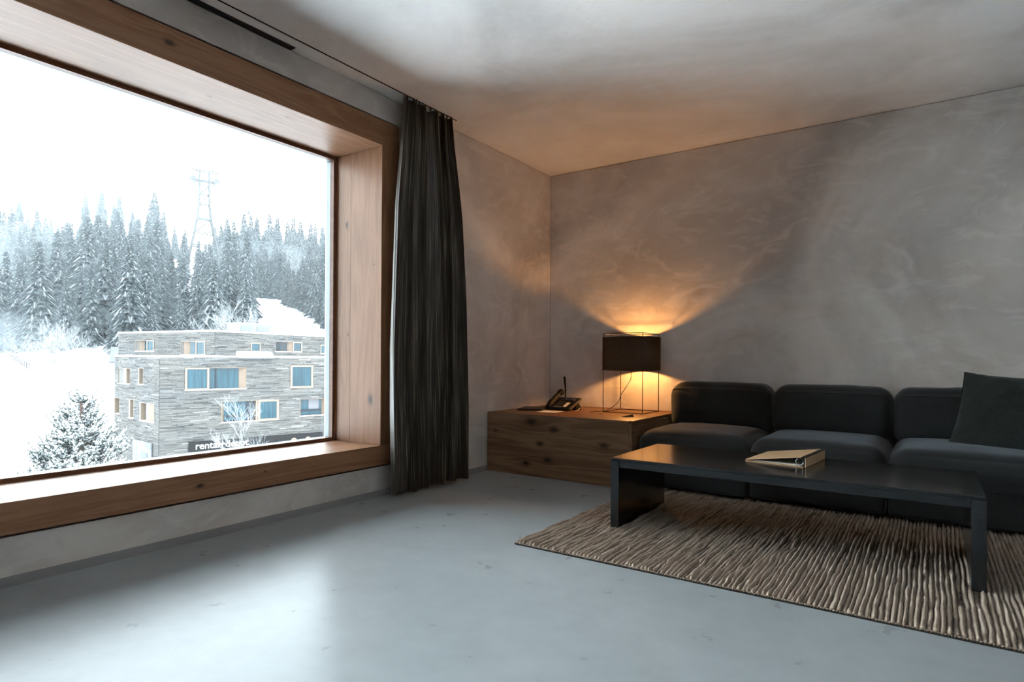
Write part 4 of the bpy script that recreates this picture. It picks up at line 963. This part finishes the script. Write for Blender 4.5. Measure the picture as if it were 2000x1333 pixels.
# rooftop plant box, vent pipe and skylight
ru = empty('rooftop_unit', 'pale grey ventilation unit on the upper snowy roof', 'ventilation unit', (-64.6, 37.4, ZP+0.14), math.atan2(pdr[1], pdr[0]))
grey_u = plain('unit_grey', (0.06, 0.063, 0.068), 0.6); grey_u2 = plain('unit_dark', (0.045, 0.048, 0.053), 0.6)
MB().box(-2.4, 3.4, -0.9, 0.9, 0.0, 1.02).build('housing', grey_u, ru, bevel=0.02)
MB().box(-2.0, -0.3, -0.93, -0.9, 0.1, 0.75).build('louvre', grey_u2, ru); MB().box(0.3, 2.1, -0.93, -0.9, 0.2, 0.75).build('louvre', grey_u2, ru)
MB().box(-2.5, 3.5, -1.0, 1.0, 1.02, 1.10).build('snow_cap', snow_b, ru)
vp = empty('vent_pipe', 'small dark roof vent pipe left of the ventilation unit', 'pipe', (-62.9, 32.6, ZP+0.12))
MB().tube([(0, 0, 0), (0, 0, 0.5)], 0.16, 10).build('pipe', grey_u2, vp, smooth=True); MB().tube([(0, 0, 0.5), (0, 0, 0.62)], [0.24, 0.22], 10).build('cowl', grey_u2, vp)
sk = empty('roof_skylight', 'slanted white framed skylight on the lower snowy roof', 'skylight', (-55.6, 32.4, 0.80), math.atan2(0.95, 0.3))
MB().prism([(-1.7, -0.5, 0), (-1.7, 0.6, 0), (-1.7, 0.6, 0.72), (-1.7, -0.5, 0.22)], (3.6, 0, 0)).build('frame', wpanel, sk, bevel=0.01)
for i in range(3):
    x = -1.62+1.18*i
    MB().prism([(x, -0.45, 0.245), (x, 0.55, 0.70), (x, 0.55, 0.72), (x, -0.45, 0.265)], (1.08, 0, 0)).build('pane', snow_b, sk)

# shop sign
sg = MB()
q = [P3(2.55, -8.42, 0.06), P3(16.3, -8.42, 0.06), P3(16.3, -7.46, 0.06), P3(2.55, -7.46, 0.06)]
sg.prism(q, nR*0.14); sign_m = plain('sign_dark', (0.007, 0.0075, 0.008), 0.6, spec=0.1)
sgo = sg.build('sign_board', sign_m, bld)
#sb = MB(); q = [P3(2.5, -7.46, 0.06), P3(16.3, -7.46, 0.06), P3(16.3, -7.40, 0.06), P3(2.5, -7.40, 0.06)]; sb.prism(q, nR*0.18); sb.build('sign_snow', snow_b, sgo)
m, nt, out = new_mat('sign_white'); bsdf(nt, out, color=(0.25, 0.255, 0.26, 1), rough=0.6)
fc = bpy.data.curves.new('lettering', 'FONT'); fc.body = 'rental+depot'; fc.size = 1.0; fc.extrude = 0.02; fc.offset = 0.012; fc.materials.append(m)
fo_ = bpy.data.objects.new('lettering', fc); COL.objects.link(fo_); fo_.parent = sgo
ex = Vector((mdr[0], mdr[1], 0)); ez = Vector((0, 0, 1))
wid = 5.05
bpy.context.view_layer.update()
k_ = wid/max(fo_.dimensions.x, 0.1)
mx = Matrix((( ex.x, ez.x, nR.x, 0), (ex.y, ez.y, nR.y, 0), (ex.z, ez.z, nR.z, 0), (0, 0, 0, 1)))
pos = P3(3.10, -8.20, 0.225)
dg = bpy.context.evaluated_depsgraph_get(); lme = bpy.data.meshes.new_from_object(fo_.evaluated_get(dg)); lme.transform(Matrix.Translation(pos) @ mx @ Matrix.Diagonal((k_, k_, 1, 1)))
bpy.data.objects.remove(fo_); fo_ = link('lettering', lme, sgo); fo_['kind'] = 'stuff'
# shop window under/right of the sign, and lamps behind it
gl = MB(); q = [P3(2.6, -11.2, 0.07), P3(16.3, -11.2, 0.07), P3(16.3, -8.45, 0.07), P3(2.6, -8.45, 0.07)]; gl.prism(q, nR*0.06); gl.build('shop_glass', dglass, bld)
for u_ in (13.0, 14.6):
    b_ = MB(); ctr = P3(u_, -8.15, 0.21)
    b_.add([ctr]+[ctr+ex*0.33*math.cos(i*PI/8)+ez*0.30*math.sin(i*PI/8) for i in range(16)]+[ctr+nR*0.03+ex*0.33*math.cos(i*PI/8)+ez*0.30*math.sin(i*PI/8) for i in range(16)], [tuple(range(17, 33))]+[(1+i, 1+(i+1) % 16, 17+(i+1) % 16, 17+i) for i in range(16)])
    b_.build('round_badge', lwood, sgo)
# entrance on the left face
dp = MB(); q = [P3l(1.35, -11.2, 0.09), P3l(6.2, -11.2, 0.09), P3l(6.2, -7.45, 0.09), P3l(1.35, -7.45, 0.09)]; dp.prism(q, nL*0.10); ent = dp.build('entrance_panel', plain('entrance_white', (0.05, 0.058, 0.066), 0.6), bld)
for (u0, u1, za, zb) in ((1.5, 2.75, -8.05, -7.55), (2.35, 4.0, -11.0, -8.5)):
    g_ = MB(); g_.prism([P3l(u0, za, 0.19), P3l(u1, za, 0.19), P3l(u1, zb, 0.19), P3l(u0, zb, 0.19)], nL*0.02); g_.build('pane', dglass, ent)
lg = MB(); cc_ = P3l(3.75, -7.95, 0.20); exl = Vector((mdl[0], mdl[1], 0))
lg.tube([cc_+exl*0.55*math.cos(i*PI/12)+ez*0.42*math.sin(i*PI/12) for i in range(25)], 0.075, 6); lg.build('emblem_ring', snow_b, ent)
lg = MB(); lg.tube([cc_+exl*0.22+ez*0.25, cc_+exl*0.22-ez*0.08, cc_-ez*0.2, cc_-exl*0.22-ez*0.08, cc_-exl*0.22+ez*0.25], 0.06, 6); lg.build('emblem_letter', snow_b, ent)
for u_ in (1.40, 5.2):
    g_ = MB(); g_.prism([P3l(u_, -11.2, 0.19), P3l(u_+0.06, -11.2, 0.19), P3l(u_+0.06, -7.5, 0.19), P3l(u_, -7.5, 0.19)], nL*0.02); g_.build('panel_joint', grey_u, ent)

# ---------------------------------------------------------------- cableway tower, gondola and wires
stl = plain('tower_steel', (0.005, 0.006, 0.007), 0.6)
TS = 0.466; TB = Vector((-148.4, 77.3, 27.5)); txd = Vector((0.36, 0.93, 0)).normalized(); tyd = Vector((-0.93, 0.36, 0))
tw = empty('cableway_tower', 'steel lattice cableway tower rising above the snowy forest ridge', 'tower', TB)
tw.scale = (TS, TS, TS)
TH_ = 43.6
def tp(a, b, z): return txd*a+tyd*b+Vector((0, 0, z))
legs = {}
prf = [(-16, 9.6), (0, 6.6), (17.5, 3.4), (25.5, 2.55), (TH_, 2.35)]
for sx in (-1, 1):
    for sy in (-1, 1):
        MB().tube([tp(sx*w_, sy*w_*0.55, z) for z, w_ in prf], [0.52, 0.50, 0.48, 0.44, 0.42], 8).build('leg', stl, tw, smooth=True)
def wat(z): return float(np.interp(z, [q[0] for q in prf], [q[1] for q in prf]))
br = MB()
for z in (3, 10, 17.5, 25.5, 31, 36):
    w_ = wat(z)
    for sy in (-1, 1): br.tube([tp(-w_, sy*w_*0.55, z), tp(w_, sy*w_*0.55, z)], 0.30, 5)
    for sx in (-1, 1): br.tube([tp(sx*w_, -w_*0.55, z), tp(sx*w_, w_*0.55, z)], 0.26, 5)
lv = [3, 10, 17.5, 25.5, 31, 36, TH_]
for i in range(len(lv)-1):
    a, b = lv[i], lv[i+1]
    for sy in (-1, 1): br.tube([tp(-wat(a), sy*wat(a)*.55, a), tp(wat(b), sy*wat(b)*.55, b)], 0.18, 4)
    for sx in (-1, 1): br.tube([tp(sx*wat(a), -wat(a)*.55, a), tp(sx*wat(b), wat(b)*.55, b)], 0.18, 4)
br.build('brace', stl, tw)['kind'] = 'stuff'
for z, hw in ((TH_-0.2, 6.6), (TH_+0.6, 5.6)):
    MB().box(-hw, hw, -0.5, 0.5, -0.22, 0.22, Matrix.Translation((0, 0, z)) @ Matrix(((txd.x, tyd.x, 0, 0), (txd.y, tyd.y, 0, 0), (0, 0, 1, 0), (0, 0, 0, 1)))).build('top_beam', stl, tw)
Mx = Matrix(((txd.x, tyd.x, 0, 0), (txd.y, tyd.y, 0, 0), (0, 0, 1, 0), (0, 0, 0, 1)))
MB().box(-5.6, 5.6, -0.8, 0.8, -0.55, 0.55, Matrix.Translation((0, 0, TH_-5.4)) @ Mx).build('cross_beam', stl, tw)
for s_ in (-1, 1):
    sd = MB(); arc = [(s_*5.6+1.9*math.cos(PI*i/8), TH_-5.6+2.3*math.sin(PI*i/8)) for i in range(9)]
    sd.prism([tp(a, -1.6, z) for a, z in arc], tyd*3.2); sd.build('saddle', stl, tw)
    MB().tube([tp(s_*4.8, -1.8, TH_-6.3), tp(s_*4.8, 1.8, TH_-6.3)], 0.75, 10).build('sheave', stl, tw)
    MB().tube([tp(s_*2.35, 0, TH_-0.3), tp(s_*5.2, 0, TH_-4.6)], 0.14, 5).build('strut', stl, tw)
    MB().tube([tp(s_*4.2, 0, TH_-0.3), tp(s_*2.4, 0, TH_-4.9)], 0.14, 5).build('strut', stl, tw)
for s_ in (-1,):
    MB().box(-3.6, 3.6, -2.2, 2.2, -0.35, 0.35, Matrix.Translation((0, 0, 17.5)) @ Mx).build('platform', stl, tw)
    MB().tube([tp(-4.3, 0, 17.5), tp(-4.9, 0, 22.5)], 0.10, 5).build('mast', stl, tw)
wire = plain('wire_grey', (0.04, 0.042, 0.043), 0.5)
def cable(name, a, b, sag, r, label, n=24):
    a, b = Vector(a), Vector(b); pts = [a.lerp(b, i/n)-Vector((0, 0, 4*sag*(i/n)*(1-i/n))) for i in range(n+1)]
    mid = (a+b)/2; c_ = empty(name, label, 'cable', mid)
    MB().tube([p_-mid for p_ in pts], r, 5).build('rope', wire, c_); return pts
g0 = TB+tp(6.0, 0, TH_-3.2)*TS
pts = cable('haul_rope', g0, g0+Vector((-60, 190, -12))*TS, 8, 0.022, 'thin haul rope running right from the cableway tower')
gp = pts[3]
gd = empty('gondola', 'tiny gondola cabin hanging right of the cableway tower', 'gondola', gp)
gd.scale = (TS, TS, TS)
MB().tube([(0, 0, 0.0), (0, 0, -2.4)], 0.12, 6).build('hanger', stl, gd)
MB().tube([(0, 0, -2.4), (0, 0, -2.7), (0, 0, -4.2), (0, 0, -4.5)], [0.5, 0.95, 0.95, 0.6], 8).build('cabin', stl, gd)
cable('power_cable', (-126.5, 76.8, 33.5), (-95.5, 79.5, 7.5), 1.2, 0.05, 'upper power cable sloping down over the right forest edge')
cable('power_cable', (-126.5, 78.8, 32.5), (-95.5, 81.5, 6.6), 1.2, 0.05, 'lower power cable sloping down over the right forest edge')

# ---------------------------------------------------------------- fence and shed at the foot of the forest
fw_m = plain('fence_wood', (0.045, 0.045, 0.047), 0.8)
fa = Vector((*place(134, -24.6), 0)); fb_ = Vector((*place(112, -17.0), 0)); fmid = (fa+fb_)/2
fn = empty('fence', 'snowy grey picket fence running down the snow field', 'fence', fmid)
npst = 16; za = [ground(*fa.lerp(fb_, i/npst).xy)-0.1 for i in range(npst+1)]
for i in range(npst+1):
    p_ = fa.lerp(fb_, i/npst)-fmid; MB().box(p_.x-.06, p_.x+.06, p_.y-.06, p_.y+.06, za[i], za[i]+1.35).build('post', fw_m, fn)
for hz in (0.35, 0.75, 1.15):
    for i in range(npst):
        a, b = fa.lerp(fb_, i/npst)-fmid, fa.lerp(fb_, (i+1)/npst)-fmid; a.z, b.z = za[i]+hz, za[i+1]+hz
        MB().tube([a, b], 0.075, 4).build('rail', fw_m, fn)
shp = place(112, -4.9)
shz = ground(*shp)
sh = empty('shed', 'low shed with a sloping grey roof left of the stone building', 'shed', (shp[0], shp[1], -0.9), AX)
shz = -1.2
MB().box(-1.6, 6.0, -3.0, 3.0, -3.0, 0.6).build('wall', wpanel, sh)
MB().prism([(-1.9, -3.3, 0.95), (-1.9, 3.3, 0.95), (-1.9, 0, 3.0)], (8.4, 0, 0)).build('gable', fw_m, sh)
MB().prism([(-2.1, -3.6, 0.85), (-2.1, 0, 3.1), (-2.1, 0, 3.3), (-2.1, -3.75, 1.0)], (8.8, 0, 0)).build('roof', plain('shed_roof', (0.04, 0.043, 0.046), 0.8), sh)
MB().prism([(-2.1, 3.6, 0.85), (-2.1, 0, 3.1), (-2.1, 0, 3.3), (-2.1, 3.75, 1.0)], (8.8, 0, 0)).build('roof', snow_b, sh)

# ---------------------------------------------------------------- winter haze lying over the forest
def volume(name, density, k=1.0):
    m, nt, out = new_mat(name)
    vs = nd(nt, 'VolumeScatter', {'Color': (0.067*k, 0.0735*k, 0.077*k), 'Density': density, 'Anisotropy': 0.0})
    nt.links.new(vs.outputs[0], out.inputs['Volume']); return m
hz = MB()
def dl(D, L, z): x, y = place(D, L); return (x, y, z)
hz.add([dl(D, L, z) for D in (98, 232) for L in (-200, 200) for z in (-12, 0.9+0.31*D)], [(0, 1, 3, 2), (4, 6, 7, 5), (0, 4, 5, 1), (2, 3, 7, 6), (0, 2, 6, 4), (1, 5, 7, 3)])
HZ = 0.0092
h_ = hz.build('haze', volume('haze_air', HZ)); tag(h_, 'thin winter haze lying over the whole spruce forest', 'haze', None, 'stuff')
hz = MB()
hz.add([dl(D, L, z) for D in (360, 420) for L in (-260, 60) for z in (20, 320)], [(0, 1, 3, 2), (4, 6, 7, 5), (0, 4, 5, 1), (2, 3, 7, 6), (0, 2, 6, 4), (1, 5, 7, 3)])
h_ = hz.build('haze', volume('haze_far', 0.012, 0.45)); tag(h_, 'pale haze veiling the distant mountain slope', 'haze', None, 'stuff')
MIST = [(133, -14, 6, 9, 9, 5, 0.045), (128, -24, 3, 9, 11, 5, 0.053), (150, -8, 14, 12, 9, 8, 0.033), (175, -24, 24, 12, 14, 8, 0.016), (140, 2, 9, 9, 8, 5, 0.038), (170, 22, 26, 10, 12, 5, 0.027)]
for i, (D, L, z, a, b, c_, dn) in enumerate(MIST):
    bm = bmesh.new(); bmesh.ops.create_icosphere(bm, subdivisions=3, radius=1.0)
    for v_ in bm.verts: v_.co *= 1+0.22*(math.sin(v_.co.x*3+i)+math.sin(v_.co.y*4+2*i)+math.sin(v_.co.z*3.5+i))/3
    me = bpy.data.meshes.new('mist_bank'); bm.to_mesh(me); bm.free(); me.materials.append(volume('mist_air', dn, 1.9))
    o = link('mist_bank', me); o.location = dl(D, L, z); o.rotation_euler = (0, 0, AX); o.scale = (b, a, c_); tag(o, 'low bank of pale mist drifting among the spruces', 'mist', 'mist banks among the spruces', 'stuff')
